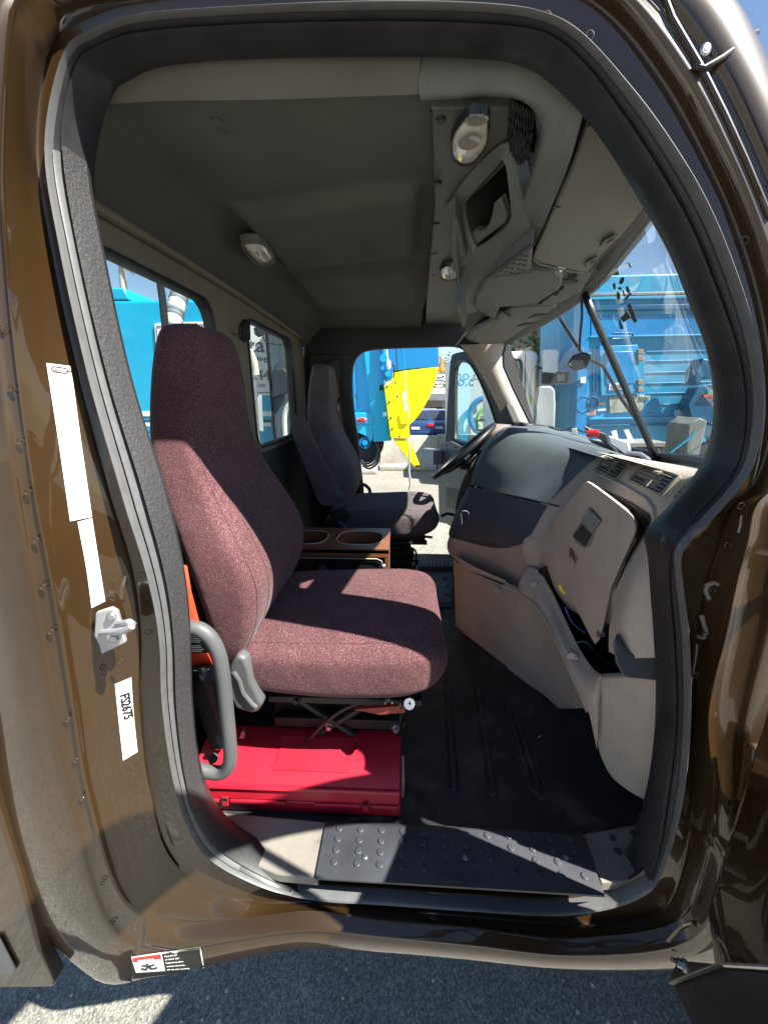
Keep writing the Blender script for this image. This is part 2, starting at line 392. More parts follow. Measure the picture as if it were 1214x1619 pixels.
# ================================================================== SETTING
def ground_mat():
    m = bpy.data.materials.new('lot_surface'); m.use_nodes = True
    t = m.node_tree; L = t.links.new; b = t.nodes['Principled BSDF']
    tc = nd(t, 'ShaderNodeTexCoord')
    def nz(sc, det=4, rg=0.6):
        n = nd(t, 'ShaderNodeTexNoise'); L(tc.outputs['Object'], n.inputs[0]); n.inputs['Scale'].default_value = sc; n.inputs['Detail'].default_value = det; n.inputs['Roughness'].default_value = rg; return n.outputs[0]
    vo = nd(t, 'ShaderNodeTexVoronoi'); L(tc.outputs['Object'], vo.inputs['Vector']); vo.inputs['Scale'].default_value = 170
    r0 = nd(t, 'ShaderNodeValToRGB'); L(vo.outputs['Color'], r0.inputs[0])
    e = r0.color_ramp.elements; e[0].position = 0.2; e[0].color = (0.12, 0.117, 0.108, 1); e[1].position = 0.9; e[1].color = (0.36, 0.345, 0.295, 1)
    k = e.new(0.6); k.color = (0.235, 0.228, 0.195, 1)
    r1 = nd(t, 'ShaderNodeMapRange'); L(nz(0.5, 5), r1.inputs[0]); r1.inputs[1].default_value = 0.3; r1.inputs[2].default_value = 0.7; r1.inputs[3].default_value = 0.82; r1.inputs[4].default_value = 1.15
    r2 = nd(t, 'ShaderNodeMapRange'); L(nz(7, 6, 0.7), r2.inputs[0]); r2.inputs[1].default_value = 0.3; r2.inputs[2].default_value = 0.7; r2.inputs[3].default_value = 0.8; r2.inputs[4].default_value = 1.12
    mm = nd(t, 'ShaderNodeMath', operation='MULTIPLY'); L(r1.outputs[0], mm.inputs[0]); L(r2.outputs[0], mm.inputs[1])
    sc = nd(t, 'ShaderNodeVectorMath', operation='SCALE'); L(r0.outputs[0], sc.inputs[0]); L(mm.outputs[0], sc.inputs['Scale'])
    L(sc.outputs[0], b.inputs['Base Color']); b.inputs['Roughness'].default_value = 0.88
    bp = nd(t, 'ShaderNodeBump'); L(vo.outputs['Distance'], bp.inputs['Height']); bp.inputs['Strength'].default_value = 0.5; bp.inputs['Distance'].default_value = 0.004
    bp2 = nd(t, 'ShaderNodeBump'); L(nz(30, 6, 0.7), bp2.inputs['Height']); bp2.inputs['Strength'].default_value = 0.6; bp2.inputs['Distance'].default_value = 0.01
    L(bp2.outputs[0], bp.inputs['Normal']); L(bp.outputs[0], b.inputs['Normal'])
    return m
g = MB()
gx = [-400, -60, -12, -4, 0, 4, 12, 60, 400]
g.grid([[(x, y, 0.0) for y in gx] for x in gx])
tagp(obj('ground', g, ground_mat(), smooth=0), kind='structure')
random.seed(4)
g = MB()
for i in range(70):                                     # loose stones lying on the lot
    x, y = random.uniform(-1.4, 0.9), random.uniform(-0.2, 0.45); r = random.uniform(0.003, 0.009)
    g.ell((x, y, r * 0.5), (r, r * random.uniform(.6, 1), r * 0.6), 6, 4, rotz(random.uniform(0, 3)))
tagp(obj('gravel', g, mat('pale_stone', (0.45, 0.42, 0.35), 0.9)), kind='stuff')

# ================================================================== THE TRUCK: body side round the open passenger doorway
truck = thing('truck_cab', 'dark bronze truck cab with its doorway wide open, seats and dash showing inside', 'truck', (0, 0, 0))
def yo(z):                                              # the side leans in above the belt line
    return 0.0 if z < 1.95 else 0.075 * ((z - 1.95) / 0.68) ** 1.3
def BS(u, v, dy=0.0):
    y = dy
    for _ in range(5): y = yo(PY(u, v, y)[2]) + dy
    return PY(u, v, y)
#        A inner lip    C outer lip    D groove       E ridge        E2 flange      F skin
ST = [((158,142),(106,92),(82,82),(28,0),(10,-20),(-60,-80)),
      ((198,112),(152,54),(130,38),(80,-40),(70,-60),(30,-160)),
      ((264,96),(230,27),(222,8),(205,-50),(200,-70),(190,-170)),
      ((400,86),(400,13),(398,-12),(395,-62),(395,-85),(395,-185)),
      ((600,85),(600,7),(600,-18),(600,-70),(600,-95),(600,-195)),
      ((760,88),(765,9),(772,-20),(785,-70),(790,-95),(800,-195)),
      ((847,102),(850,22),(880,-8),(930,-70),(945,-90),(1000,-190)),
      ((905,152),(915,55),(950,30),(1025,2),(1050,-10),(1142,-30)),
      ((962,231),(998,145),(1028,130),(1108,112),(1135,100),(1198,58)),
      ((1012,313),(1060,235),(1083,222),(1165,225),(1195,222),(1260,205)),
      ((1058,395),(1120,340),(1138,330),(1208,333),(1240,335),(1310,340)),
      ((1087,466),(1163,450),(1178,445),(1245,450),(1280,450),(1350,450)),
      ((1124,565),(1186,545),(1200,545),(1262,555),(1295,555),(1370,555)),
      ((1138,640),(1196,640),(1208,640),(1265,640),(1300,640),(1370,640)),
      ((1131,714),(1183,720),(1198,722),(1255,715),(1290,715),(1370,715)),
      ((1107,760),(1155,772),(1180,780),(1225,765),(1270,765),(1360,765)),
      ((1070,800),(1108,826),(1152,812),(1192,800),(1250,800),(1350,800)),
      ((1037,845),(1068,868),(1134,862),(1180,855),(1240,855),(1345,855)),
      ((1029,908),(1073,915),(1117,918),(1164,915),(1225,915),(1340,915)),
      ((1035,1007),(1084,1000),(1102,1003),(1146,1000),(1210,1000),(1330,1000)),
      ((1040,1131),(1086,1131),(1096,1131),(1118,1131),(1180,1131),(1320,1131)),
      ((1027,1236),(1079,1250),(1092,1254),(1126,1258),(1165,1262),(1320,1300)),
      ((1012,1340),(1053,1345),(1075,1365),(1112,1385),(1135,1410),(1225,1526)),
      ((985,1388),(1017,1408),(1035,1438),(1062,1462),(1070,1490),(1080,1530)),
      ((900,1404),(900,1440),(900,1458),(900,1483),(900,1503),(900,1527)),
      ((740,1400),(740,1434),(740,1448),(740,1466),(740,1488),(740,1512)),
      ((600,1393),(600,1424),(600,1437),(600,1453),(600,1474),(600,1500)),
      ((500,1385),(500,1416),(498,1427),(495,1441),(490,1466),(480,1496)),
      ((425,1350),(420,1402),(408,1422),(385,1452),(380,1482),(370,1515)),
      ((364,1311),(340,1358),(318,1392),(285,1458),(270,1500),(250,1541)),
      ((330,1262),(300,1300),(265,1335),(197,1421),(178,1452),(150,1548)),
      ((313,1200),(275,1215),(240,1225),(143,1262),(122,1268),(20,1400)),
      ((303,1100),(259,1100),(228,1100),(118,1120),(95,1124),(-20,1130)),
      ((300,1000),(254,1000),(228,1000),(99,1000),(74,1002),(-40,1000)),
      ((290,900),(234,900),(214,900),(80,890),(56,893),(-50,890)),
      ((262,780),(196,780),(178,780),(58,770),(36,773),(-60,770)),
      ((207,600),(146,600),(130,600),(34,594),(12,596),(-80,594)),
      ((163,400),(102,400),(86,400),(14,398),(-6,398),(-90,398)),
      ((138,250),(78,240),(62,238),(8,230),(-12,228),(-90,220))]
NS = len(ST)
TOPS = set(range(1, 7)); APIL = set(range(7, 16))
def ringdy(i):
    if i in TOPS: return (0.05, 0.0, 0.012, -0.008, 0.0, 0.05)
    if i in APIL: return (0.05, 0.0, 0.014, 0.0, 0.004, 0.02)
    if 16 <= i <= 21: return (0.05, 0.0, 0.03, -0.02, -0.02, 0.03)
    if 22 <= i <= 29: return (0.05, 0.0, 0.004, -0.03, -0.045, -0.03)
    return (0.05, 0.0, 0.018, -0.062, -0.066, -0.05)
BP = []
for i, s in enumerate(ST):
    dy = ringdy(i)
    BP.append([BS(u, v, d) for (u, v), d in zip(s, dy)])
BP = np.array(BP)                                       # station x ring x 3
NN = 260
RN = [cat(BP[:, k], NN, True) for k in range(6)]        # dense rings A C D E E2 F
outw = np.array([RN[1][j] - RN[0][j] for j in range(NN)]); outw /= np.linalg.norm(outw, axis=1)[:, None]
Y = np.array([0, 1.0, 0])

# ---- door seal: inner foam lip, valley, bulb, outer lip
prof_seal = [(None, 0.085, 0), (0.0, 0.055, 0), (0.06, 0.035, 0), (0.16, 0.012, 0), (0.27, 0.006, 0), (0.33, 0.018, 0), (0.37, 0.022, 0), (0.42, 0.010, 0),
             (0.50, 0.004, 0), (0.58, 0.0, 0), (0.65, 0.003, 0), (0.69, 0.006, 0), (0.72, -0.012, 0), (0.76, -0.016, 0), (0.86, -0.012, 0), (0.95, -0.005, 0), (1.0, 0.003, 0), (1.01, 0.025, 0)]
wob = 0.0008 * np.sin(np.arange(NN) * 0.37 + 1)
_f = np.array([0.45 if st < 8 or st > 37.5 else (0.3 if 21.5 < st < 29 else 0.75) for st in np.arange(NN) / NN * NS])
FS_ = np.array([np.mean([_f[(j + q) % NN] for q in range(-9, 10)]) for j in range(NN)])
def seal_pt(j, t, dy):
    st = j / NN * NS
    if dy < 0: dy *= FS_[j]
    p = RN[0][j] + outw[j] * 0.05 if t is None else RN[0][j] * (1 - t) + RN[1][j] * t
    t = 0 if t is None else t
    p = p.copy(); p[1] = yo(p[2]) + dy + (wob[j] if 0 < t < 1 else 0)
    return p
def seal_strip(lo, hi): 
    return [[seal_pt(j, t, d) for (t, d, _) in prof_seal[lo:hi]] for j in range(NN)]
seal = obj('door_seal', MB().grid(seal_strip(0, 18), cu=True), RUB, truck, smooth=50)
# outer lip in dustier rubber, set proud over the seal body
lip = [[seal_pt(j, t, d - 0.0025) for (t, d) in ((0.69, 0.008), (0.705, -0.008), (0.725, -0.016), (0.76, -0.020), (0.86, -0.016), (0.95, -0.009), (1.0, -0.001), (1.015, 0.025))] for j in range(NN)]
obj('seal_lip', MB().grid(lip, cu=True), RUBG, seal, smooth=50)
J0, J1 = int(30.2 / NS * NN), int(38.2 / NS * NN)
foam = [[seal_pt(j % NN, t * min(1, .15 + (J1 - 1 - j) / 7.0), d - 0.003) for (t, d) in ((0.0, 0.052), (0.06, 0.033), (0.12, 0.014), (0.2, 0.006), (0.25, 0.012))] for j in range(J0, J1)]
obj('foam_strip', MB().grid(foam), FOAM, seal, smooth=50)
mid = [[seal_pt(j % NN, t, d - 0.003) for (t, d) in ((0.38, 0.02), (0.42, 0.012), (0.50, 0.003), (0.58, -0.001), (0.65, 0.002), (0.68, 0.006))] for j in range(int(28.5/NS*NN), J1)]
obj('seal_bulb', MB().grid(mid), RUBG, seal, smooth=50)
j0 = int(24.98 / NS * NN)                               # the joint in the sill seal
obj('seal_joint', MB().tube([seal_pt(j0, t, d - 0.004) for (t, d, _) in prof_seal[8:16]], 0.0011, 6), BLACKP, seal)

# ---- painted body: jamb, rim flange, outer skin, returns
def ramp(a, b, ts, humps):
    return [(a * (1 - t) + b * t) - Y * h for t, h in zip(ts, humps)]
rows = []
for j in range(NN):
    C_, D_, E_, E2_, F_ = (RN[k][j] for k in range(1, 6))
    st = j / NN * NS
    r = [C_ + Y * 0.028 - outw[j] * 0.012, C_ + Y * 0.022, D_]
    left = st > 29.5; right = 15.5 < st < 21.6; sill = 21.6 <= st <= 29.5
    if left:
        r += ramp(D_, E_, (0.08, 0.3, 0.62, 0.8, 0.9, 0.95, 0.975), (0.0, -0.004, -0.008, -0.004, 0.002, 0.008, 0.008))
        r += [E_ - Y * 0.006, E_ * 0.92 + E2_ * 0.08 + Y * 0.002, E2_ + Y * 0.001]
        r += ramp(E2_, F_, (0.06, 0.2, 0.5), (0.006, 0.010, 0.012))
    elif sill:
        r += ramp(D_, E_, (0.25, 0.5, 0.75, 0.9), (0.0, 0.004, 0.006, 0.003)) + [E_, E_ * 0.7 + E2_ * 0.3 - Y * 0.012, E_ * 0.45 + E2_ * 0.55 - Y * 0.018, E_ * 0.2 + E2_ * 0.8 - Y * 0.012]
        r += [E2_, E2_ * 0.7 + F_ * 0.3 - Y * 0.012, E2_ * 0.3 + F_ * 0.7 - Y * 0.014, E2_ * 0.1 + F_ * 0.9 - Y * 0.006, F_]
    else:
        k = 0.9 if right else 1.0
        r += ramp(D_, E_, (0.1, 0.25, 0.42, 0.5, 0.62, 0.8, 0.92), (-0.004 * k, -0.010 * k, -0.012 * k, -0.002, 0.008, 0.006, 0.004))
        r += [E_ - Y * 0.003, E_ * 0.7 + E2_ * 0.3 + Y * 0.006, E_ * 0.2 + E2_ * 0.8 + Y * 0.004]
        r += ramp(E2_, F_, (0.05, 0.35, 0.7), (0.004, 0.012, 0.010))
    r += [F_, F_ + Y * 0.02 + outw[j] * 0.002, F_ + Y * 0.09]
    while len(r) < 18: r.append(r[-1] + Y * 0.001)
    rows.append(cat(r, 70))
body = obj('body_side', MB().grid(rows, cu=True), PAINT, truck, smooth=60)

# rivets / weld rings along the rear flange
rv = [(20,614),(33,698),(44,778),(58,854),(68,928),(81,999),(108,1138),(121,1202),(131,1263),(162,1396),(179,1460),(2,520)]
m0 = ring_mb(0.0052, 0.0009)
for i, (u, v) in enumerate(rv):
    p = BS(u, v, -0.069)
    if i == 0: r0 = piece('rivet', m0, PAINT, truck, p, rot=(math.radians(90), 0, 0))
    else: inst(r0, p, truck)
for (u, v) in ((864,25),(932,56),(1175,210),(1206,300),(1177,380)):
    inst(r0, BS(u, v, 0.008), truck)
for (u, v) in ((1171,800),(1150,862),(1126,935),(1112,1003),(1099,1068)):
    inst(r0, BS(u, v, 0.004), truck)
for (u, v) in ((178,945),(192,1046),(165,1064)): inst(r0, BS(u, v, -0.03), truck)
sc0 = piece('roof_screw', screw_mb(0.007, 0.004), STEEL, truck, BS(1113, 80, -0.012), rot=(math.radians(90), 0, 0))
# roof cap seam crossing the pillar
obj('roof_cap_seam', MB().tube([BS(1096,104,-.006), BS(1112,108,-.008), BS(1140,92,-.006), BS(1165,74,.004), BS(1188,54,.03), BS(1196,52,.05)], 0.0035, 8), BLACKP, truck)
obj('pillar_moulding', MB().tube([BS(*q, -.003) for q in ((1035,-40),(1062,30),(1110,112),(1145,182),(1176,250),(1216,345))], 0.004, 8), PAINT, truck)

# ---- cab shell that keeps the sun out: roof, back, floor pan, far side skin
sh = MB()
sh.grid([[(-0.72, y, z), (-0.3, y, z + 0.04), (0.1, y, z + 0.05), (0.34, y, z + 0.01), (0.46, y, z - 0.06)] for y, z in ((0.10, 2.66), (0.3, 2.72), (0.6, 2.74), (1.05, 2.75), (1.5, 2.74), (1.85, 2.72), (2.08, 2.66))])
obj('roof_skin', sh, PAINT, truck, solid=0.01)
sh = MB(); sh.box2((-0.7, -0.02, 0.86), (1.2, 2.1, 0.9))
obj('floor_pan', sh, BLACKM, truck)
sh = MB(); sh.box2((1.12, 0.05, 0.9), (1.16, 2.1, 1.885))
obj('firewall', sh, BLACKM, truck)
cs = MB(); cs.grid([[(x, .07, z) for z in (.9, 1.4, 1.9 if x < 1 else 1.86)] for x in (.63, .85, 1.16)])
obj('cowl_side', cs, PAINT, truck, solid=.01)
fe = MB(); fe.grid([[(x, y, z) for y, z in prof] for x, prof in ((.80, ((.3, 1.5), (-.1, 1.42), (-.24, 1.3), (-.26, .95), (-.2, .7))), (1.0, ((.3, 1.62), (-.1, 1.52), (-.25, 1.4), (-.27, 1.1), (-.2, 1.0))), (1.6, ((.3, 1.6), (-.1, 1.5), (-.26, 1.38), (-.28, 1.15), (-.2, 1.08))), (2.3, ((.3, 1.5), (-.1, 1.4), (-.24, 1.3), (-.26, .95), (-.2, .8))))])
obj('front_fender', fe, PAINT, truck, smooth=60, solid=.01)
obj('front_wheel', MB().cyl((1.55, -.2, .5), (1.55, .08, .5), .5, n=32), RUB, truck)
hood = MB()
hood.grid([[(1.16, y, z), (1.5, y * 1.0, z - 0.06), (2.0, 1.05 + (y - 1.05) * .92, z - 0.18), (2.5, 1.05 + (y - 1.05) * .85, z - 0.3), (2.75, 1.05 + (y - 1.05) * .8, z - 0.42), (2.8, 1.05 + (y - 1.05) * .8, 0.7)] for y, z in ((0.25, 0.9), (0.27, 1.45), (0.4, 1.6), (1.05, 1.66), (1.7, 1.6), (1.83, 1.45), (1.85, 0.9))])
obj('hood', hood, PAINT, truck)
# small jamb dents, pressed oval in the lower right hinge pillar
oc = np.array([BS(u, v, -0.044) for u, v in ((1052,1492),(1065,1472),(1085,1457),(1108,1468),(1116,1488),(1098,1499),(1072,1500))])
cen = oc.mean(0) + Y * 0.022
orr = cat(oc, 40, True)
obj('hinge_cover_recess', MB().grid([[p + (p - cen) * 0.16 for p in orr], [p - Y * .006 for p in orr], [p * .85 + cen * .15 for p in orr], [p * 0.55 + cen * 0.45 for p in orr], [p * .05 + cen * .95 for p in orr]], cv=True), PAINT, truck, smooth=70)
# lower hinge housing
hb = [BS(u, v, -0.03) for u, v in ((1155,1320),(1170,1230),(1176,1170),(1200,1170),(1206,1240),(1208,1322))]
obj('door_hinge', MB().prism(hb, (0, -0.022, 0)), PAINT, truck, bev=0.008, seg=3)

# ---- door striker on the rear jamb
jp = lambda u, v, d=0.0: BS(u, v, -0.028 + d)
stk = [(156,965),(180,957),(190,963),(203,1012),(165,1030),(161,1015),(153,1000)]
plate = obj('striker_plate', MB().prism([jp(*q) for q in stk], (0.004, -0.012, 0.002)), CASTM, truck, bev=0.003)
obj('striker_loop', MB().tube([jp(162, 1001, -0.012), jp(168, 1000, -0.022), jp(185, 999, -0.034), jp(199, 996, -0.048), jp(209, 990, -0.05), jp(211, 987, -.049), jp(205, 984, -.046), jp(195, 987, -0.03), jp(190, 988, -0.012)], [0.006,0.006,0.0065,0.0065,0.006,0.005,0.006,0.007,0.009], 10), CASTM, plate)
for (u, v) in ((177, 974), (181, 1009)):
    q = screw_mb(0.0075, 0.005)
    piece('striker_bolt', q, STEEL, plate, jp(u, v, -0.013), rot=to_dir((0.3, -1, 0.1)))

# ---- stickers on the rear jamb, with their printing
def jamb_sticker(name, quad, dlift=-0.0015, label=None, n=6):
    """quad: left and right edges as pixel polylines, top to bottom"""
    Lf, Rt = [cat(np.array(e, float), 24) for e in quad]
    bvh = None
    G = []
    for a, b in zip(Lf, Rt):
        G.append([surf_hit(*(a * (1 - t) + b * t), lift=0.0012) for t in np.linspace(0, 1, n)])
    return obj(name, MB().grid(G), WHITE, truck, smooth=60, label=label)
from mathutils.bvhtree import BVHTree
_bm = bmesh.new(); _bm.from_mesh(body.data); BODY_BVH = BVHTree.FromBMesh(_bm)
def surf_hit(u, v, lift=0.001, bvh=None):
    d = Vector(ray(u, v)).normalized()
    h = (bvh or BODY_BVH).ray_cast(Vector(CAM), d)
    if h[0] is None: return BS(u, v, -0.03)
    n = h[1] if h[1].dot(d) < 0 else -h[1]
    return np.array(h[0] + n * lift)
s1 = jamb_sticker('vehicle_label', ([(73,574),(92,695),(111,824)], [(112,579),(128,695),(146,817)]), label='long white printed label with a small badge at its head')
s2 = jamb_sticker('certificate_label', ([(123,825),(137,900),(145,961)], [(146,819),(158,895),(167,950)]), label='narrower white label below the long one')
s3 = jamb_sticker('unit_label', ([(182,1081),(188,1140),(195,1202)], [(208,1070),(212,1130),(218,1188)]), label='white label with the unit number FS2675')
def on_body_text(name, s, m, parent, u0, v0, u1, v1, size, lift=0.002, **k):
    a, b = surf_hit(u0, v0, lift), surf_hit(u1, v1, lift)
    w = surf_hit(u0 + (v1 - v0) * 0.25, v0 - (u1 - u0) * 0.25, lift)       # to the right when reading downwards
    ux = b - a; up = w - a
    nrm = np.cross(ux, up)
    if np.dot(nrm, CAM - a) < 0: up = -up
    return text(name, s, m, parent, a, ux, up, size, ext=0.0003, **k)
on_body_text('unit_number', 'FS2675', INK, s3, 190, 1098, 202, 1165, 0.0225, bold=0.0007)
bg_o = obj('maker_badge', MB().tube([surf_hit(u, v, .0014) for u, v in ((80,583),(84,579.5),(104,582.5),(108,587),(104,590.5),(84,587.5))], .0009, 6, closed=True), mat('badge_maroon', (.06, .012, .016)), s1)
on_body_text('badge_lettering', 'FREIGHTLINER', MATS['badge_maroon'], s1, 83, 586, 105, 588.5, 0.0042, lift=0.0022)
random.seed(3)
pr = MB()
for k, (vv, n) in enumerate([(603, 9), (607, 11)] + [(612 + 4.5 * i, 8) for i in range(7)] + [(648 + 4 * i, 9) for i in range(6)] + [(690 + 4.2 * i, 8) for i in range(14)] + [(760 + 4.5 * i, 9) for i in range(12)]):
    ul, ur = np.interp(vv, [574, 695, 824], [73, 92, 111]), np.interp(vv, [579, 695, 817], [112, 128, 146])
    for q in range(n):
        t = 0.22 + 0.7 * q / n; w = random.uniform(0.03, 0.06)
        if random.random() < 0.2: continue
        c = [surf_hit(ul + (ur - ul) * tt, vv + 2 * t + dv, 0.0018) for tt, dv in ((t, 0), (t + w, 0), (t + w, 1.3), (t, 1.3))]
        pr.add(c, [(0, 1, 2, 3)])
obj('fine_print', pr, INKG, s1, kind='stuff', smooth=0)
pr = MB()
for k in range(26):
    vv = 850 + k * 3; ul, ur = np.interp(vv, [825, 900, 961], [123, 137, 145]), np.interp(vv, [819, 895, 950], [146, 158, 167])
    for t in (0.2, 0.3, 0.4, 0.5, 0.6, 0.72):
        if random.random() < 0.35: continue
        c = [surf_hit(ul + (ur - ul) * tt, vv + dv, 0.0018) for tt, dv in ((t, 0), (t + .05, 0), (t + .05, 2), (t, 2))]
        pr.add(c, [(0, 1, 2, 3)])
obj('fine_print', pr, INKG, s2, kind='stuff', smooth=0)
# warning sticker on the lower edge of the rocker
W0, W1, W2, W3 = (208,1511), (318,1495), (324,1532), (216,1538)
def wq(s, t):
    a = np.array(W0) * (1 - s) + np.array(W1) * s; b = np.array(W3) * (1 - s) + np.array(W2) * s
    return a * (1 - t) + b * t
def wpatch(name, m, par, s0, s1, t0, t1, lift):
    return obj(name, MB().grid([[surf_hit(*wq(s, t), lift) for t in np.linspace(t0, t1, 7)] for s in np.linspace(s0, s1, 14)]), m, par, smooth=60)
ws = wpatch('warning_label', WHITE, truck, 0, 1, 0.02, 0.96, 0.0012); ws['label'] = 'white and black warning label with a red heading'
wpatch('warning_heading', REDINK, ws, 0.02, 0.42, 0.08, 0.32, 0.0022)
wpatch('warning_panel', INK, ws, 0.44, 0.985, 0.08, 0.93, 0.0022)
def wtext(nm, s, m, s0, t0, size):
    a = surf_hit(*wq(s0, t0), 0.003); b = surf_hit(*wq(s0 + 0.1, t0), 0.003); c = surf_hit(*wq(s0, t0 - 0.1), 0.003)
    text(nm, s, m, ws, a, b - a, c - a, size, ext=0.0002)
wtext('warning_word', 'WARNING', WHITE, 0.08, 0.29, 0.0075)
for k, l in enumerate(('Face the cab to go up', 'or down. Use handholds.', 'Keep three points in', 'contact with truck.', 'Do not carry anything.')):
    wtext('warning_line', l, WHITE, 0.47, 0.24 + 0.16 * k, 0.0062)
fig = MB()
for a, b in (((.12,.55),(.2,.62)), ((.2,.62),(.3,.58)), ((.2,.62),(.17,.8)), ((.2,.62),(.25,.78)), ((.1,.72),(.17,.8)), ((.25,.78),(.33,.74))):
    fig.tube([surf_hit(*wq(*a), .002), surf_hit(*wq(*b), .002)], 0.0018, 6)
fig.ell(surf_hit(*wq(.2, .52), .002), (.003, .001, .003))
obj('falling_figure', fig, INK, ws)

# rear lower step panel at the far left edge and the front splash panel at the far right
sp = MB(); sp.prism([PY(u, v, -0.075) for u, v in ((-60,1100),(0,1290),(30,1380),(62,1500),(88,1552),(84,1561),(-60,1564))], (0, 0.03, 0))
obj('rear_step_skirt', sp, SKIN, truck, bev=0.006, seg=3)
sp = MB(); sp.prism([PY(u, v, -0.078) for u, v in ((-20,1475),(2,1480),(28,1530),(22,1538),(-20,1538))], (0, -0.004, 0))
obj('skirt_plate', sp, GREYW, truck, bev=0.002)
for (u, v) in ((949,1529),): obj('drain_plug', MB().ell(BS(u, v, -0.035), (.005, .005, .006)), mat('amber_wax', (.6, .3, .06), .5), truck)
# overspray drips and scuffs of bare primer on the hinge pillar
for pts, w in ((((1136,925),(1129,921),(1119,924),(1115,932),(1118,942),(1122,948)), 0.0042), (((1108,972),(1112,985),(1117,1000),(1112,1008),(1104,1006)), 0.005), (((1101,1018),(1099,1040),(1095,1062),(1091,1085),(1089,1105)), 0.0022), (((1094,1066),(1099,1062),(1104,1066)), 0.003), (((1172,815),(1170,830),(1167,842)), 0.0025)):
    dr = MB(); dr.tube([surf_hit(u, v, 0.0) for u, v in pts], [w * random.uniform(.7, 1.1) for _ in pts], 6)
    obj('sealer_bead', dr, MATS.get('tan_sealer') or mat('tan_sealer', (0.32, 0.27, 0.22), 0.5), truck)
# ================================================================== CAB INTERIOR SHELL (parts of the truck)
XW = -0.63                                              # inner face of the rear wall
ZC = 2.63                                               # ceiling
YF = 2.07                                               # far side wall

# ---- headliner: a moulded sheet with raised pads
def sm(a, b, x):
    t = min(max((x - a) / (b - a), 0), 1); return t * t * (3 - 2 * t)
def liner_z(x, y):
    z = ZC
    z -= 0.11 * (1 - sm(-0.63, -0.47, x)) ** 1.5         # curls down to the rear wall
    z -= 0.06 * sm(1.85, 2.07, y) + 0.03 * (1 - sm(0.10, 0.2, y))
    pad = sm(-0.46, -0.40, x) * (1 - sm(0.03, 0.05, x))
    ya, yb = 0.57 - 0.10 * sm(-0.45, 0.05, x), 0.98 - 0.09 * sm(-0.45, 0.05, x)
    z -= 0.035 * pad * sm(ya - 0.03, ya + 0.01, y) * (1 - sm(yb - 0.01, yb + 0.02, y))
    z -= 0.032 * pad * sm(yb + .12, yb + 0.16, y) * (1 - sm(1.6, 1.68, y))
    return z
xs = np.concatenate([np.linspace(-0.63, -0.38, 22), np.linspace(-0.36, 0.13, 24)]); ys = np.linspace(0.18, 2.08, 180)
obj('headliner', MB().grid([[(x, y, liner_z(x, y)) for y in ys] for x in xs]), LINER, truck, smooth=60)
# soft strip hanging along the passenger door header
hs = [PY(u, v, 0.165) for u, v in ((110,170),(250,160),(400,158),(560,153),(663,149))]
ht = [PY(u, v, 0.15) for u, v in ((110,90),(250,72),(400,66),(560,66),(663,66))]
obj('header_strip', MB().grid([list(cat(ht, 30)), list(cat([(a + b) / 2 - Y * 0.012 for a, b in zip(hs, ht)], 30)), list(cat(hs, 30)), list(cat([p + Y * .02 + V(0, 0, .012) for p in hs], 30))]), mat('header_cloth', (0.13, 0.122, 0.105), .9, noise=(9,.1), bump=(400,.3,.0008), spec=.1), truck, smooth=70)
hole = MB(); hole.tube([V(-0.335, 0.24, ZC - .001), V(-.335, .24, ZC - .004)], [.009, .008], 12); obj('headliner_button', hole, LINER, truck)
piece('headliner_button', MB().tube([(0,0,0),(0,0,-.003)], [.008,.007], 12), LINER, truck, (-0.338, 0.27, ZC - .001))

# ---- rear wall with two windows
def rrect(y0, y1, z0, z1, r, n=7, x=XW):
    P = []
    for cy, cz, a0 in ((y1 - r, z1 - r, 0), (y0 + r, z1 - r, 90), (y0 + r, z0 + r, 180), (y1 - r, z0 + r, 270)):
        for k in range(n):
            a = math.radians(a0 + 90 * k / (n - 1)); P.append(V(x, cy + r * math.cos(a), cz + r * math.sin(a)))
    return P
WIN = [(0.10, 0.785, 1.925, 2.452), (1.085, 1.775, 1.925, 2.462)]
def wall_with_holes(x, y0, y1, z0, z1, wins, r=0.07):
    """each window: ring from a surrounding cell rectangle to the rounded hole"""
    mb = MB(); edges = [y0] + [(wins[i][1] + wins[i + 1][0]) / 2 for i in range(len(wins) - 1)] + [y1]
    for i, (a, b, c, d) in enumerate(wins):
        inner = rrect(a, b, c, d, r, 9, x); cy, cz = (a + b) / 2, (c + d) / 2
        outer = []
        for p in inner:
            dy, dz = p[1] - cy, p[2] - cz; k = 1e9
            if dy: k = min(k, ((edges[i + 1] if dy > 0 else edges[i]) - cy) / dy)
            if dz: k = min(k, ((z1 if dz > 0 else z0) - cz) / dz)
            outer.append(V(x, cy + dy * k, cz + dz * k))
        # square off cell corners
        for cyy in (edges[i], edges[i + 1]):
            for czz in (z0, z1):
                k = min(range(len(outer)), key=lambda q: (outer[q][1] - cyy) ** 2 + (outer[q][2] - czz) ** 2); outer[k] = V(x, cyy, czz)
        mids = [o * 0.25 + p * 0.75 + V(0.0, 0, 0) for o, p in zip(outer, inner)]
        mb.grid([outer, mids, inner, [p + V(-0.02, 0, 0) for p in inner]], cv=True)
    return mb
obj('rear_wall', wall_with_holes(XW, 0.07, 2.09, 1.80, ZC - 0.03, WIN), TANW, truck, smooth=30)
lw = MB(); lw.grid([[(XW + dx, y, z) for y in np.linspace(0.03, 2.09, 12)] for dx, z in ((0, 1.9), (0.008, 1.885), (0.012, 1.82), (0.012, 1.03))])
obj('rear_wall_lower', lw, DARKT, truck)
osk = wall_with_holes(-0.70, -0.0, 2.1, 0.95, 2.70, [(.06, .92, 1.90, 2.475), (1.09, 1.95, 1.90, 2.485)])
obj('rear_skin', osk, PAINT, truck, smooth=30)
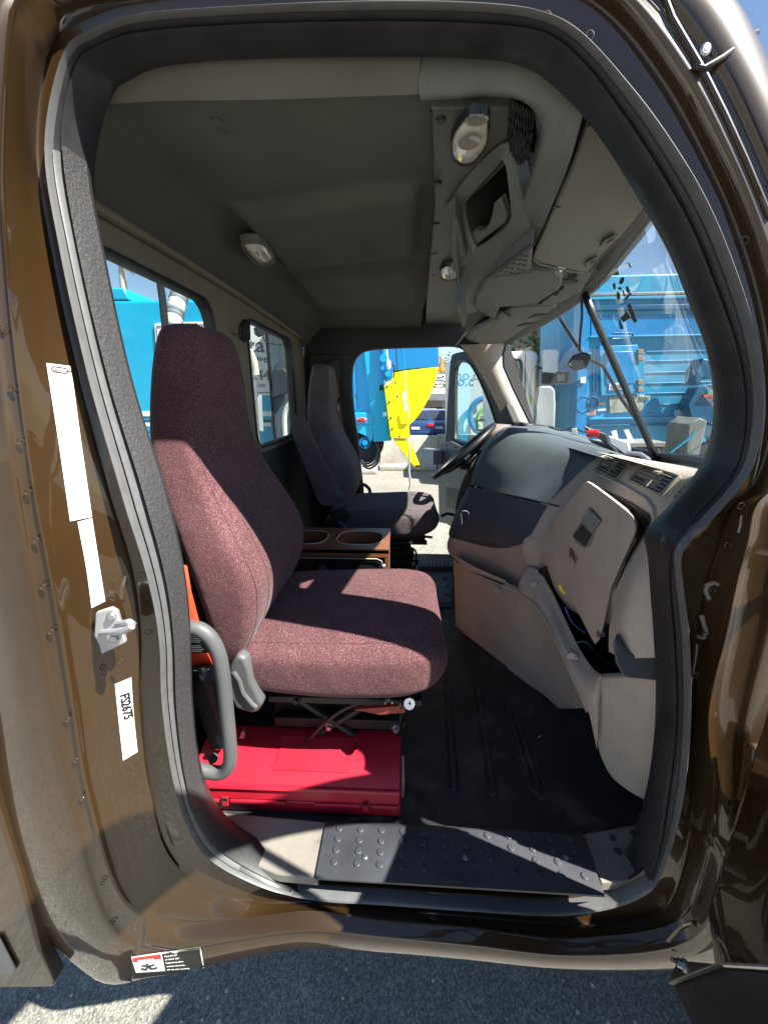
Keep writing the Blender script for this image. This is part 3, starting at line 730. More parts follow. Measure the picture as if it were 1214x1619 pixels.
ridge = MB(); ridge.tube([(XW + .012, y, 2.512 + .012 * math.sin(y * 2)) for y in np.linspace(0.1, 2.02, 20)], 0.012, 8)
obj('wall_ridge', ridge, TANW, truck)
for i, (a, b, c, d) in enumerate(WIN):
    rr = rrect(a, b, c, d, 0.07, 9, XW)
    cx = V(XW, (a + b) / 2, (c + d) / 2)
    fr = MB().grid([[p + (p - cx) * 0.012 + V(0.006, 0, 0) for p in rr], [p + V(0.008, 0, 0) for p in rr], [cx + (p - cx) * 0.975 + V(-0.002, 0, 0) for p in rr], [cx + (p - cx) * 0.97 + V(-0.03, 0, 0) for p in rr]], cv=True)
    w = obj('rear_window', fr, RUB, truck)
    obj('pane', MB().prism([cx + (p - cx) * 0.98 + V(-0.02, 0, 0) for p in rr], (-0.004, 0, 0)), GLASS, w, smooth=0)
plug = MB().tube([(0, 0, 0), (0.004, 0, 0), (0.006, 0, 0), (0.003, 0, 0)], [0.02, 0.02, 0.014, 0.012], 18)
p0_ = PX(180, 279, XW + .002); a_ = piece('wall_plug', plug, TANW, truck, p0_)
inst(a_, V(XW + .002, 1.86, 2.5), truck, scale=(1, .7, .7))
# coat hook between the windows
hk = MB(); hk.prism([PX(u, v, XW + 0.004) for u, v in ((379,515),(386,505),(391,508),(392,537),(386,541),(381,536))], (0.012, 0, 0))
hk.tube([PX(383,532,XW+.015), PX(379,528,XW+.03), PX(380,517,XW+.035)], 0.005, 8)
obj('coat_hook', hk, BLACKP, truck, kind=None)

# ---- dome lamp on the headliner
def lamp(name, poly, z, m0, m1, depth, par, inset=0.82):
    P = np.array([PZ(u, v, z) for u, v in poly]); P = cat(P, 40, True); c = P.mean(0)
    f = obj(name, MB().grid([[p for p in P], [c + (p - c) * 0.97 - V(0, 0, depth) for p in P], [c + (p - c) * inset - V(0, 0, depth) for p in P], [c + (p - c) * (inset - .02) - V(0, 0, depth * .5) for p in P], [c + (p - c) * .02 - V(0, 0, depth * .4) for p in P]], cv=True), m0, par)
    obj('lens', MB().grid([[c + (p - c) * inset * .99 - V(0, 0, depth * .8) for p in P], [c + (p - c) * inset * .8 - V(0, 0, depth * 1.2) for p in P], [c + (p - c) * .4 - V(0, 0, depth * 1.35) for p in P], [c + (p - c) * .02 - V(0, 0, depth * 1.4) for p in P]], cv=True), m1, f, smooth=60)
    return f, c
lamp('dome_lamp', [(379,374),(386,370),(402,369),(412,371),(424,380),(434,398),(434,405),(426,411),(412,411),(404,407),(390,393)], 2.605, GREYP, LENS, 0.02, truck)
sp_ = MB().grid([[V(0.004, r * math.cos(a), r * math.sin(a)) for a in np.linspace(0, 2*math.pi, 25)[:-1]] for r in (0.075, 0.07, 0.06, 0.001)], cv=True)
spk = piece('rear_speaker', sp_, BLACKP, truck, PX(527, 517, XW + .09) if False else PY(527, 517, YF - 0.01), rot=(0, 0, math.radians(-90)))

# ---- far side: wall round the driver's doorway, pillar, header
fw = MB()
ring_in = [(556,900),(572,800),(570,750),(563,690),(557,640),(555,600),(558,575),(567,560),(585,552),(620,549),(680,547),(715,546),(733,551),(747,567),(765,598),(780,630),(795,665),(808,700),(812,740),(800,800),(770,868),(740,890),(700,893),(640,895)]
ring_out= [(470,900),(475,800),(478,750),(479,690),(480,640),(480,600),(481,560),(484,500),(510,488),(600,482),(680,478),(740,480),(790,490),(800,530),(820,590),(835,640),(850,690),(860,730),(860,760),(850,820),(830,900),(780,930),(700,935),(600,930)]
RI = cat([PY(u, v, YF) for u, v in ring_in], 80, True); RO = cat([PY(u, v, YF + .005) for u, v in ring_out], 80, True)
cc = RI.mean(0)
fw.grid([list(RO), list(RO * .6 + RI * .4 - Y * .012), list(RO * .3 + RI * .7 - Y * .02), list(RI - Y * .012), list(RI)], cu=False, cv=True)
obj('driver_side_wall', fw, DARKT, truck, smooth=60)
obj('driver_side_skin', MB().grid([[p + Y * .06 for p in RI], [p + (p - cc) * .12 + Y * .09 for p in RI], [p + (p - cc) * .15 + Y * .08 for p in RI]], cv=True), PAINT, truck, smooth=60)
obj('driver_door_seal', MB().tube([p + Y * .012 + (p - cc) * .012 for p in RI], 0.017, 10, closed=True), RUB, truck)
bp = [PY(u, v, YF - .03) for u, v in ((488,560),(556,560),(554,600),(556,650),(563,710),(570,760),(572,800),(500,800))]
bpil = obj('belt_pillar_trim', MB().prism(bp, (0, .02, 0)), DARKT, truck, bev=0.006)
for uu in (505, 514, 521):
    obj('trim_rib', MB().tube([PY(uu, 566, YF-.032), PY(uu + 1, 640, YF-.032)], .004, 6), DARKT, bpil)
# far windscreen pillar, taupe
pc = [((727,545),(798,543)), ((745,566),(793,560)), ((765,600),(794,580)), ((785,640),(809,615)), ((803,680),(827,652)), ((815,720),(850,700)), ((820,760),(862,742))]
ap = MB().grid([[PY(*a, 2.04), PY(*a, 2.0) * .75 + PY(*b, 1.99) * .25, PY(*a, 1.98) * .4 + PY(*b, 1.98) * .6, PY(*b, 2.0), PY(*b, 2.05)] for a, b in pc])
obj('far_pillar_trim', ap, BEIGE, truck, smooth=70)
obj('pillar_gasket', MB().tube([PY(b[0] + 2, b[1], 2.02) for a, b in pc], .014, 8), RUB, truck)

# ---- windscreen: two panes, divider, gaskets
wt = cat(V((.44,.16,2.46),(.56,.42,2.56),(.66,.74,2.565),(.713,1.05,2.535),(.70,1.5,2.505),(.66,1.98,2.475)) if False else [V(.44,.16,2.46),V(.56,.42,2.55),V(.655,.74,2.56),V(.713,1.05,2.535),V(.715,1.5,2.505),V(.66,2.0,2.47)], 41)
wb = cat([V(.74,.14,1.96),V(.86,.42,1.96),V(1.0,.74,1.93),V(1.111,1.05,1.897),V(1.08,1.5,1.89),V(.93,2.0,1.92)], 41)
WG = [[a * (1 - t) + b * t + V(.0, 0, .0) for t in np.linspace(0, 1, 10)] for a, b in zip(wt, wb)]
kc = 24                                                 # column nearest the divider
wsc = obj('windscreen', MB().tube([V(*p) for p in wt] , .012, 8), BLACKP, truck)
obj('lower_gasket', MB().tube([V(*p) + V(0, 0, .01) for p in wb], .02, 8), BLACKP, wsc)
obj('pane', MB().grid(WG[:kc + 1]), WSGL, wsc, smooth=80)
obj('pane', MB().grid(WG[kc:]), WSGL, wsc, smooth=80)
dv = [p - V(.012, 0, .004) for p in WG[kc]]
dmb = MB()
w0 = V(0, .016, 0)
dmb.grid([[p - w0, p - w0 * .8 - V(.012, 0, .008), p + w0 * .8 - V(.012, 0, .008), p + w0] for p in dv])
obj('divider', dmb, BLACKP, wsc, solid=.004)
# near windscreen pillar inner trim, seen behind the seal
nt_ = MB().grid([[BS(u + 14, v - 4, .06), BS(u + 2, v, .10), BS(u + 22, v - 4, .16)] for u, v in ((905,150),(962,230),(1018,325),(1058,395),(1090,470),(1127,565),(1141,640),(1135,714),(1112,757))])
obj('near_pillar_trim', nt_, BEIGE, truck, smooth=70)
# remains of a torn sticker on the glass
def wg_hit(u, v):
    d = Vector(ray(u, v)).normalized(); h = WG_BVH.ray_cast(Vector(CAM), d)
    return np.array(h[0] - d * .002) if h[0] else PX(u, v, .7)
_m = make_mesh('t', MB().grid(WG), GLASS, np.zeros(3)); _b = bmesh.new(); _b.from_mesh(_m); WG_BVH = BVHTree.FromBMesh(_b)
TAPE = mat('torn_black_tape', (.03, .028, .03), .6)
torn = [[(980,441),(984,437),(987,440),(985,447),(981,450),(978,447)], [(968,449),(972,447),(973,456),(970,459)], [(976,455),(981,453),(984,458),(978,458)], [(989,453),(992,452),(996,461),(993,464),(989,459)],
        [(975,461),(979,463),(980,472),(976,474),(974,468)], [(987,472),(996,462),(998,464),(990,474)], [(980,503),(991,492),(997,501),(985,510)], [(991,483),(996,479),(1007,507),(1003,511),(998,504)], [(977,505),(980,505),(985,518),(984,521),(980,520)], [(983,459),(985,459),(988,468),(986,469)]]
for i, poly in enumerate(torn):
    P = [wg_hit(u, v) for u, v in poly]
    obj('sticker_scrap', MB().prism(P, (-.0006, 0, 0)), TAPE, wsc, smooth=0)

# ---- floor, ribs, sill plates
ZF = 1.022
fm = MB()
fm.grid([[(x, y, ZF + (0.012 if y < .12 else 0)) for y in (0.04, .1, .13, .6, 1.2, 2.06)] for x in np.linspace(-.62, 1.1, 12)])
mat_o = obj('floor_mat', fm, MATM, truck, smooth=60)
def rib(a, b, w=0.016):
    A, B = PZ(*a, ZF), PZ(*b, ZF)
    mb = MB(); d = (B - A); L = np.linalg.norm(d); d /= L; s = np.cross(d, _Z)
    outl = [A + s * w * math.cos(t) - d * w * math.sin(t) for t in np.linspace(0, math.pi, 9)] + [B - s * w * math.cos(t) + d * w * math.sin(t) for t in np.linspace(0, math.pi, 9)]
    mb.grid([[p + V(0, 0, .0005) for p in outl], [(A + B) / 2 * .0 + p + V(0, 0, .006) - (p - (A + d * np.clip(np.dot(p - A, d), 0, L))) * .3 for p in outl], [(A + d * np.clip(np.dot(p - A, d), 0, L)) + (p - (A + d * np.clip(np.dot(p - A, d), 0, L))) * .35 + V(0, 0, .001) for p in outl]], cv=True)
    return obj('mat_rib', mb, MATM, mat_o, smooth=60)
for a, b in (((706,1080),(718,1244)), ((752,1090),(778,1252)), ((808,1118),(848,1248))): rib(a, b)
TZ = 1.06
tq = [(515,1300),(920,1318),(957,1419),(498,1391)]
def T(s, t, z=TZ):
    a = np.array(tq[0]) * (1 - s) + np.array(tq[1]) * s; b = np.array(tq[3]) * (1 - s) + np.array(tq[2]) * s
    q = a * (1 - t) + b * t; return PZ(q[0], q[1], z)
sillp = obj('sill_plate', MB().grid([[T(s, -.03, TZ - .03) for s in np.linspace(0, 1, 9)], [T(s, 0, TZ - .003) for s in np.linspace(0, 1, 9)], [T(s, .03) for s in np.linspace(0, 1, 9)], [T(s, .8) for s in np.linspace(0, 1, 9)], [T(s, .97) for s in np.linspace(0, 1, 9)], [T(s, 1.0, TZ - .004) for s in np.linspace(0, 1, 9)], [T(s, 1.0, TZ - .03) for s in np.linspace(0, 1, 9)]]), TREAD, truck, smooth=50)
stud = MB().tube([(0,0,0),(0,0,.0022),(0,0,.0034)], [.0085,.0082,.0066], 14)
st0 = None
for r, vv in enumerate((.10, .28, .47, .68)):
    n = 12
    for k in range(n):
        s = (k + .7) / (n + .3) + (0.0 if r % 2 else -.0)
        if r == 3 and 5 <= k <= 7: continue
        p = T(s, vv)
        if st0 is None: st0 = piece('stud', stud, TREAD, sillp, p)
        else: inst(st0, p, sillp)
for s, t in ((.165, .56), (.53, .49), (.905, .40)):
    piece('plate_screw', screw_mb(.006, .002), STEEL, sillp, T(s, t, TZ + .001))
a, b = T(.44, .845, TZ + .0008), T(.6, .845, TZ + .0008)
text('maker_name', 'FREIGHTLINER', TREAD, sillp, T(.437, .835, TZ + .0006), b - a, T(.44, .6) - T(.44, .8), 0.0165, ext=0.0012)
lg = [T(.43 + .19 * q[0], .60 + .30 * q[1], TZ + .001) for q in ((0,.5),(.04,.15),(.1,0),(.9,0),(.96,.15),(1,.5),(.96,.85),(.9,1),(.1,1),(.04,.85))]
obj('name_border', MB().tube(lg, .0011, 6, closed=True), TREAD, sillp)
lq = [PZ(u, v, 1.052) for u, v in ((320,1275),(345,1283),(430,1291),(516,1299),(502,1388),(440,1382),(390,1362),(350,1330))]
obj('sill_trim', MB().prism(lq, (0, 0, -.03)), SILLT, truck, bev=.004)
rq = [PZ(u, v, 1.05) for u, v in ((921,1318),(960,1311),(1050,1294),(1050,1340),(1030,1372),(1000,1392),(950,1396))]
rs = obj('sill_trim', MB().prism(rq, (0, 0, -.03)), SILLT, truck, bev=.004)
for u, v in ((968,1325),(1002,1318),(976,1346),(1010,1336)): inst(st0, PZ(u, v, 1.051), rs)
# driver's sill and footwell tread, far side
fs = MB(); fs.prism([PZ(u, v, 1.06) for u, v in ((662,888),(716,888),(716,896),(662,896))], (0, 0, -.04)); fsp = obj('driver_sill_plate', fs, NAVYG, truck, bev=.004)
for k in range(8):
    for r in range(2): inst(st0, PZ(666 + 6 * k, 890 + 3.5 * r, 1.0605), fsp)
fq = [(664,899),(716,899),(716,958),(672,958)]
ft = obj('footwell_tread', MB().prism([PZ(u, v, 1.035) for u, v in fq], (0, 0, -.01)), NAVYG, truck, bev=.003)
obj('tread_rim', MB().tube([PZ(u, v, 1.037) for u, v in ((677,903),(714,903),(714,953),(684,953))], .005, 6, closed=True), NAVYG, ft)
obj('tread_emblem', MB().tube([PZ(u, v, 1.037) for u, v in ((700,915),(709,914),(708,925),(702,930),(706,940),(712,941))], .004, 6), NAVYG, ft)
# kick trim between the seal and the hinge pillar
kt = MB().grid([[BS(u, v, d) for (u, v), d in zip(r, (.03, .05, .04))] for r in (((1110,825),(1135,820),(1153,808)), ((1085,850),(1110,850),(1136,858)), ((1070,900),(1098,905),(1119,915)), ((1078,1000),(1090,1002),(1103,1005)), ((1082,1080),(1090,1080),(1097,1080)))])
obj('kick_trim', kt, BEIGE, truck, smooth=70)
obj('trim_seam', MB().tube([BS(1092,912,.046), BS(1105,916,.046), BS(1113,921,.042)], .0015, 6), BLACKP, truck)
# ================================================================== OVERHEAD CONSOLE
oc_ = thing('overhead_console', 'grey moulded overhead console with reading lamps, cubby and netted pocket above the windscreen', 'overhead console', PZ(760, 300, 2.6))
def zz(L_): return [PZ(u, v, z) for u, v, z in L_]
# roof plate with screws and lamps
pl_ = [(681,172,2.618),(760,172,2.618),(806,172,2.618),(800,260,2.6),(730,330,2.6),(716,420,2.6),(730,520,2.585),(760,540,2.55),(672,548,2.585),(674,480,2.6),(686,330,2.6)]
obj('roof_plate', MB().prism(zz(pl_), (0, 0, .02)), GREYP, oc_, bev=.003)
obj('plate_seam', MB().tube(zz([(681,174,2.616),(685,250,2.6),(686,330,2.6),(681,430,2.6),(673,545,2.59)]), .0016, 6), DARKT, oc_)
for k, (u, v) in enumerate(((697,187),(692,288),(690,353),(687,400),(685,434))):
    c = PZ(u, v, 2.6)
    m_ = MB(); m_.tube([(0,0,0),(0,0,-.004),(0,0,-.005),(0,0,-.002)], [.009,.009,.006,.004], 14)
    if k == 0: os_ = piece('console_screw', m_, BLACKP, oc_, c)
    else: inst(os_, c, oc_)
f_, c_ = lamp('reading_lamp', [(735,172),(750,163),(766,165),(774,169),(773,212),(764,232),(748,250),(728,253),(714,240),(712,218),(718,196)], 2.597, BLACKP, LENS, .012, oc_, .9)
for (u, v, ra, rb) in ((753,190,.019,.015), (742,226,.02,.021)):
    ccx = PZ(u, v, 2.574)
    obj('reflector_dish', MB().grid([[ccx + V(ra * k * math.cos(a), rb * k * math.sin(a), h) for a in np.linspace(0, 6.283, 25)[:-1]] for k, h in ((1.0, 0), (.85, .001), (.5, .004), (.05, .006))], cv=True), CHROME, f_, smooth=70)
for k in range(6):
    a, b = PZ(744 + 3.6 * k, 182, 2.573), PZ(745 + 3.2 * k, 198, 2.573); obj('lens_rib', MB().tube([a, b], .0012, 5), CHROME, f_)
lamp('reading_lamp', [(697,420),(706,414),(716,416),(722,426),(722,436),(712,440),(700,438),(695,430)], 2.592, BLACKP, LENS, .012, oc_, .9)
# rounded rail framing the doorway side, from the header round and down to the radio housing
rail_top = zz([(662,98,2.60),(720,96,2.60),(790,98,2.60),(850,112,2.60),(893,140,2.60),(915,165,2.595)])
def yy(L_): return [PY(u, v, y) for u, v, y in L_]
r0 = [(662,80,.15),(725,78,.15),(800,80,.15),(868,100,.15),(905,132,.15),(922,165,.15),(912,215,.16),(895,270,.20),(870,330,.27),(852,372,.33),(840,391,.37),(802,419,.46),(769,442,.56),(752,470,.72),(756,491,.90)]
r1 = [(662,128,.155),(725,126,.155),(795,126,.155),(842,141,.155),(872,168,.16),(882,200,.17),(877,245,.2),(863,290,.25),(845,338,.31),(826,366,.37),(800,391,.42),(768,417,.50),(745,445,.60),(738,470,.72),(745,496,.90)]
r2 = [(664,158,.17),(725,155,.17),(790,153,.17),(830,162,.17),(852,185,.18),(858,215,.19),(850,255,.22),(838,295,.27),(822,333,.33),(806,356,.38),(786,376,.44),(756,402,.52),(736,428,.60),(730,456,.72),(737,492,.90)]
r3 = [(664,154,.21),(725,151,.21),(790,150,.21),(828,160,.22),(847,184,.22),(852,215,.23),(844,255,.26),(831,295,.31),(812,330,.38),(796,352,.43),(776,372,.49),(746,398,.57),(727,424,.65),(722,452,.77),(730,490,.94)]
G = catgrid([yy(q) for q in (r0, r1, r2, r3)], 22, 90)
obj('console_rail', MB().grid(G), GREYP, oc_, smooth=70)
# dark pocket with its elastic net
pk = zz([(806,150,2.61),(845,170,2.62),(850,215,2.62),(840,260,2.61),(826,300,2.60),(815,318,2.59),(803,300,2.6),(800,250,2.6)])
pc_ = np.mean(pk, 0)
obj('net_pocket', MB().grid([pk, [p + V(.02, .02, .1) for p in pk], [pc_ * .9 + p * .1 + V(.02, .02, .1) for p in pk]], cv=True), BLACKM, oc_, solid=.003)
net = MB(); A0, A1, B0, B1 = PZ(806,158,2.6), PZ(846,178,2.605), PZ(803,300,2.585), PZ(832,310,2.585)
def NP(s, t):
    p = (A0 * (1 - s) + A1 * s) * (1 - t) + (B0 * (1 - s) + B1 * s) * t
    return p - V(0, 0, .03 * math.sin(math.pi * min(1, t * 1.2)) * math.sin(math.pi * s)) * (0.3 + t)
for k in range(-6, 9):
    for sg in (1, -1):
        pts = []
        for t in np.linspace(0, 1, 22):
            s = (k / 8 + sg * t * .75) if sg > 0 else (k / 8 + .75 - t * .75)
            s += .012 * math.sin(t * 60)
            if 0 <= s <= 1: pts.append(NP(s, t))
        if len(pts) > 2: net.tube(pts, .0014, 5)
obj('elastic_net', net, mat('black_elastic', (.02, .02, .022), .8), oc_, kind='stuff')
# sloping face with the cubby
A = zz([(690,330,2.6),(728,300,2.59),(795,245,2.585),(812,300,2.585),(829,318,2.53)])
face = [[(700,335,2.6),(722,328,2.6),(760,275,2.6),(798,240,2.6),(806,262,2.6)],
        [(712,375,2.57),(733,345,2.572),(738,318,2.575),(800,255,2.59),(815,300,2.585)],
        [(716,405,2.54),(736,372,2.535),(745,392,2.525),(806,345,2.51),(824,332,2.52)],
        [(722,425,2.50),(738,410,2.49),(752,402,2.49),(800,372,2.475),(830,352,2.49)],
        [(733,455,2.45),(745,440,2.445),(762,428,2.44),(815,392,2.44),(846,392,2.455)]]
hole_o = [(732,330),(738,316),(752,300),(786,262),(794,252),(801,262),(806,300),(809,335),(806,352),(790,368),(756,392),(748,390),(738,362)]
def fz(u, v):                                           # the sloping face as one plane
    return PL(u, v, FP)
FP = plane3(PZ(735,320,2.575), PZ(800,250,2.585), PZ(750,398,2.50))
H = cat([fz(*q) for q in hole_o], 52, True); hc = H.mean(0)
outer = [(700,335),(712,318),(730,290),(765,250),(803,225),(815,260),(826,318),(836,350),(838,375),(805,396),(752,428),(735,420),(716,385)]
O = cat([fz(*q) for q in outer], 52, True)
nrm = np.array(FP[1]); nrm = nrm if np.dot(nrm, CAM - hc) > 0 else -nrm
obj('cubby_surround', MB().grid([[p - nrm * .03 for p in O], list(O), list(H * .75 + O * .25), [p + nrm * .004 for p in H * .94 + O * .06], [p + nrm * .003 for p in H], [p - nrm * .006 for p in H * .97 + hc * .03]], cv=True), GREYP, oc_, smooth=60)
obj('cubby', MB().grid([[p - nrm * .004 for p in H * .985 + hc * .015], [p - nrm * .14 for p in H * .9 + hc * .1], [p - nrm * .14 for p in H * .05 + hc * .95]], cv=True), DARKT, oc_, smooth=40)
lipp = [(742,374),(749,363),(758,366),(768,362),(776,345),(780,322),(790,312),(800,340),(799,352),(752,388),(747,384)]
obj('cubby_lip', MB().prism([PL(u, v, (FP[0] - nrm * .01, nrm)) for u, v in lipp], -nrm * .02), MIRG if False else GREYP, oc_, bev=.003)
# switch door left of the cubby, and lower housing with the faceplate and two speaker grilles
sw = [(716,345),(724,352),(736,400),(744,440),(740,500),(733,520),(722,440),(712,400)]
obj('side_flap', MB().prism([PZ(u, v, 2.53 - (v - 345) * .0005) for u, v in sw], (0, 0, .05)), GREYP, oc_, bev=.012, seg=4)
fpz = 2.44
fp_ = [(768,443),(842,392),(838,430),(876,432),(890,440),(884,458),(848,480),(790,486),(782,505),(760,494),(750,487),(752,470)]
fo = obj('face_plate', MB().prism([PZ(u, v, fpz) for u, v in fp_], (0, 0, .04)), GREYP, oc_, bev=.006, seg=3)
obj('plate_gap', MB().tube([PZ(u, v, fpz - .001) for u, v in ((846,386),(836,388),(768,440),(756,455),(750,484),(757,492),(786,506))], .0016, 6), BLACKP, fo)
hs_ = MB().tube([(0,0,0),(0,0,-.0006)], [.0042,.0042], 10)
h0 = None
ga = np.array([(776,436),(838,394),(832,428)])
for r in range(6):
    for k in range(r + 1 if r < 6 else 6):
        u = 833 - r * 10 + k * 8.5 - (0 if r < 5 else 0); v = 398 + r * 6.0 + k * 1.0 + max(0, (k - 2)) * .5
        if u > 832: continue
        c = PZ(u, v, fpz - .0006)
        if h0 is None: h0 = piece('grille_hole', hs_, BLACKM, fo, c)
        else: inst(h0, c, fo)
for r in range(4):
    for k in range(6 - r):
        inst(h0, PZ(754 + r * 8 + k * 3.2, 488 - r * 1.2 + k * 3.4, fpz - .0006), fo, scale=(.8, .8, 1))
obj('plate_ledge', MB().prism([PZ(u, v, fpz - .004) for u, v in ((775,441),(842,432),(876,434),(874,437),(842,436))], (0, 0, .006)), GREYP, fo)
# switch bank ahead of the face plate
sb = obj('switch_bank', MB().prism([PZ(u, v, 2.462) for u, v in ((876,428),(935,432),(918,462),(880,482),(848,486),(884,459))], (0, 0, .05)), GREYP, oc_, bev=.004)
for u, v, r in ((904,435,.012),(886,454,.010),(878,462,.010)):
    obj('blank_plug', MB().cyl(PZ(u, v, 2.459), PZ(u, v, 2.468), r), BLACKP, sb)
obj('switch_slot', MB().prism([PZ(u, v, 2.459) for u, v in ((884,441),(914,444),(912,448),(877,449))], (0, 0, .01)), BLACKM, sb)
hid = zz([(730,500,2.55),(800,400,2.5),(900,420,2.48)])
obj('console_back', MB().grid([zz([(733,430,2.5),(800,385,2.49),(850,360,2.5),(900,330,2.52)]), zz([(735,520,2.5),(800,470,2.49),(880,452,2.5),(945,432,2.53)]), zz([(745,545,2.5),(790,520,2.49),(860,490,2.5),(930,452,2.55)])]), DARKT, oc_, smooth=60)
# far end: rail and pocket
fr_ = [[(722,545,2.54),(745,520,2.50),(775,503,2.46),(792,492,2.45)], [(735,548,2.50),(752,530,2.47),(780,512,2.44),(800,497,2.44)], [(748,550,2.50),(765,538,2.47),(790,520,2.45),(808,505,2.45)]]
obj('far_rail', MB().grid(catgrid([zz(q) for q in fr_], 8, 20)), GREYP, oc_, smooth=80)
obj('far_pocket', MB().prism(zz([(722,480,2.56),(738,490,2.55),(752,503,2.53),(738,516,2.53),(730,518,2.54)]), (0, 0, .05)), BLACKM, oc_)
# header above the windscreen
wh = [wt[k] for k in range(0, 41, 2)]
obj('windscreen_header', MB().grid([[V(*p) + V(.03, 0, .0) for p in wh], [V(*p) + V(-.006, 0, -.012) for p in wh], [V(*p) + V(-.03, 0, .01) for p in wh], [V(*p) + V(-.05, 0, .06) for p in wh]]), GREYP, truck, smooth=70)

# ================================================================== SUN VISORS
def visor(label, quad, z, clips, th=.018, fold=None, pl=None):
    PZ = (lambda u, v, k: PL(u, v, (pl[0] + V(0, 0, k - z), pl[1]))) if pl else globals()['PZ']
    cen = np.mean([PZ(u, v, z) for u, v in quad], 0)
    t = thing('sun_visor', label, 'sun visor', cen, 'sun visors over the windscreen')
    P = [PZ(u, v, z) for u, v in quad]
    obj('visor_panel', MB().prism(P, (0, 0, th)), VISORM, t, bev=.008, seg=4)
    E_ = cat(P, 60, True)
    obj('edge_piping', MB().tube([p * .985 + cen * .015 - V(0, 0, .0005) for p in P[:-1]], .0022, 6), GREYP, t)
    for a, b in clips:
        A_, B_ = PZ(*a, z - .002), PZ(*b, z - .002); d = B_ - A_; s = np.cross(d / np.linalg.norm(d), _Z) * .022
        c = obj('visor_clip', MB().prism([A_ - s, B_ - s, B_ + s, A_ + s], (0, 0, -.004)), GREYP, t, bev=.003)
        m_ = (A_ + B_) / 2
        obj('clip_slot', MB().prism([A_ * .55 + B_ * .45 - s * .3, A_ * .1 + B_ * .9 - s * .3, A_ * .1 + B_ * .9 + s * .5, A_ * .55 + B_ * .45 + s * .5], (0, 0, -.0055)), BLACKP, c)
    if fold: obj('vinyl_tear', MB().tube([PZ(u, v, z - .001) for u, v in fold], .0016, 5), BLACKP, t)
    return t
visor('large grey sun visor nearest the open doorway, folded up with two clips', [(928,196),(960,200),(1026,322),(1003,352),(983,375),(958,398),(938,422),(930,432),(905,430),(850,418),(842,410),(846,396),(876,326),(905,260)], 2.53, [((950,384),(972,374)), ((926,418),(944,408))], fold=((873,326),(880,328),(885,327)), pl=plane3(PY(928,196,.165), PY(842,412,.42), PY(935,428,.52)))
visor('smaller looking grey sun visor on the far driver side', [(792,492),(808,486),(870,482),(880,485),(866,498),(838,515),(812,532),(798,541),(770,544),(750,540),(754,530),(772,508)], 2.462, [((843,503),(856,497)), ((824,516),(838,511))], fold=((775,511),(783,513),(790,513)))
_vp = plane3(PY(928,196,.165) + V(0,0,.02), PY(842,412,.42) + V(0,0,.02), PY(935,428,.52) + V(0,0,.02))
vb = obj('visor_channel', MB().prism([PL(u, v, _vp) for u, v in ((914,166),(940,190),(856,405),(842,428),(826,424),(840,385),(866,332),(888,272),(904,216))], (0, 0, .02)), DARKT, oc_)

# ================================================================== DASHBOARD
da = thing('dashboard', 'taupe and slate dashboard with round edged centre hump, vents and loose glove box door', 'dashboard', (0.6, 0.9, 1.06))
def cols(C_, ysmp): return [[PY(u, v, y) for u, v in c] for c, y in zip(C_, ysmp)]
# slate hump: left silhouette round to the seam with the taupe end
cY = [1.42, 1.3, 1.2, 1.08, .95, .82, .72]
hump = [[(930,690),(850,672),(825,676),(800,690),(778,715),(757,745)],
        [(930,694),(860,675),(830,674),(795,678),(765,710),(745,764)],
        [(935,700),(870,683),(832,678),(795,682),(760,725),(744,766)],
        [(950,706),(900,694),(865,689),(828,700),(790,735),(768,772)],
        [(965,712),(930,703),(905,701),(872,712),(832,746),(800,780)],
        [(978,716),(955,711),(938,711),(910,724),(872,757),(836,788)],
        [(992,722),(972,717),(960,716),(937,727),(905,757),(868,796)]]
obj('hump_pad', MB().grid(catgrid(cols(hump, cY), 40, 40)), BLUEG, da, smooth=80)
low = [[(757,748),(748,770),(735,800),(722,840)],
       [(744,767),(731,792),(714,835),(713,846)],
       [(743,769),(728,798),(711,840),(716,852)],
       [(767,775),(750,803),(735,842),(742,858)],
       [(799,783),(783,811),(770,850),(778,866)],
       [(835,791),(822,818),(808,852),(806,866)],
       [(867,799),(858,818),(840,842),(826,862)]]
obj('hump_lower', MB().grid(catgrid(cols(low, cY), 40, 20)), NAVYG, da, smooth=80)
obj('hump_seam', MB().tube([PY(u, v, y - .003) for (u, v), y in (((757,749),1.42),((744,767),1.25),((768,773),1.08),((800,781),.95),((836,789),.82),((868,797),.72),((885,801),.68))], .0028, 6), BLACKP, da)
em = MB(); em.tube([PY(u, v, 1.07 - .004) for u, v in ((728,812),(730,829),(737,836),(742,829),(741,812),(738,808),(731,808))], .0035, 6, closed=True)
obj('hump_emblem', em, NAVYG, da)
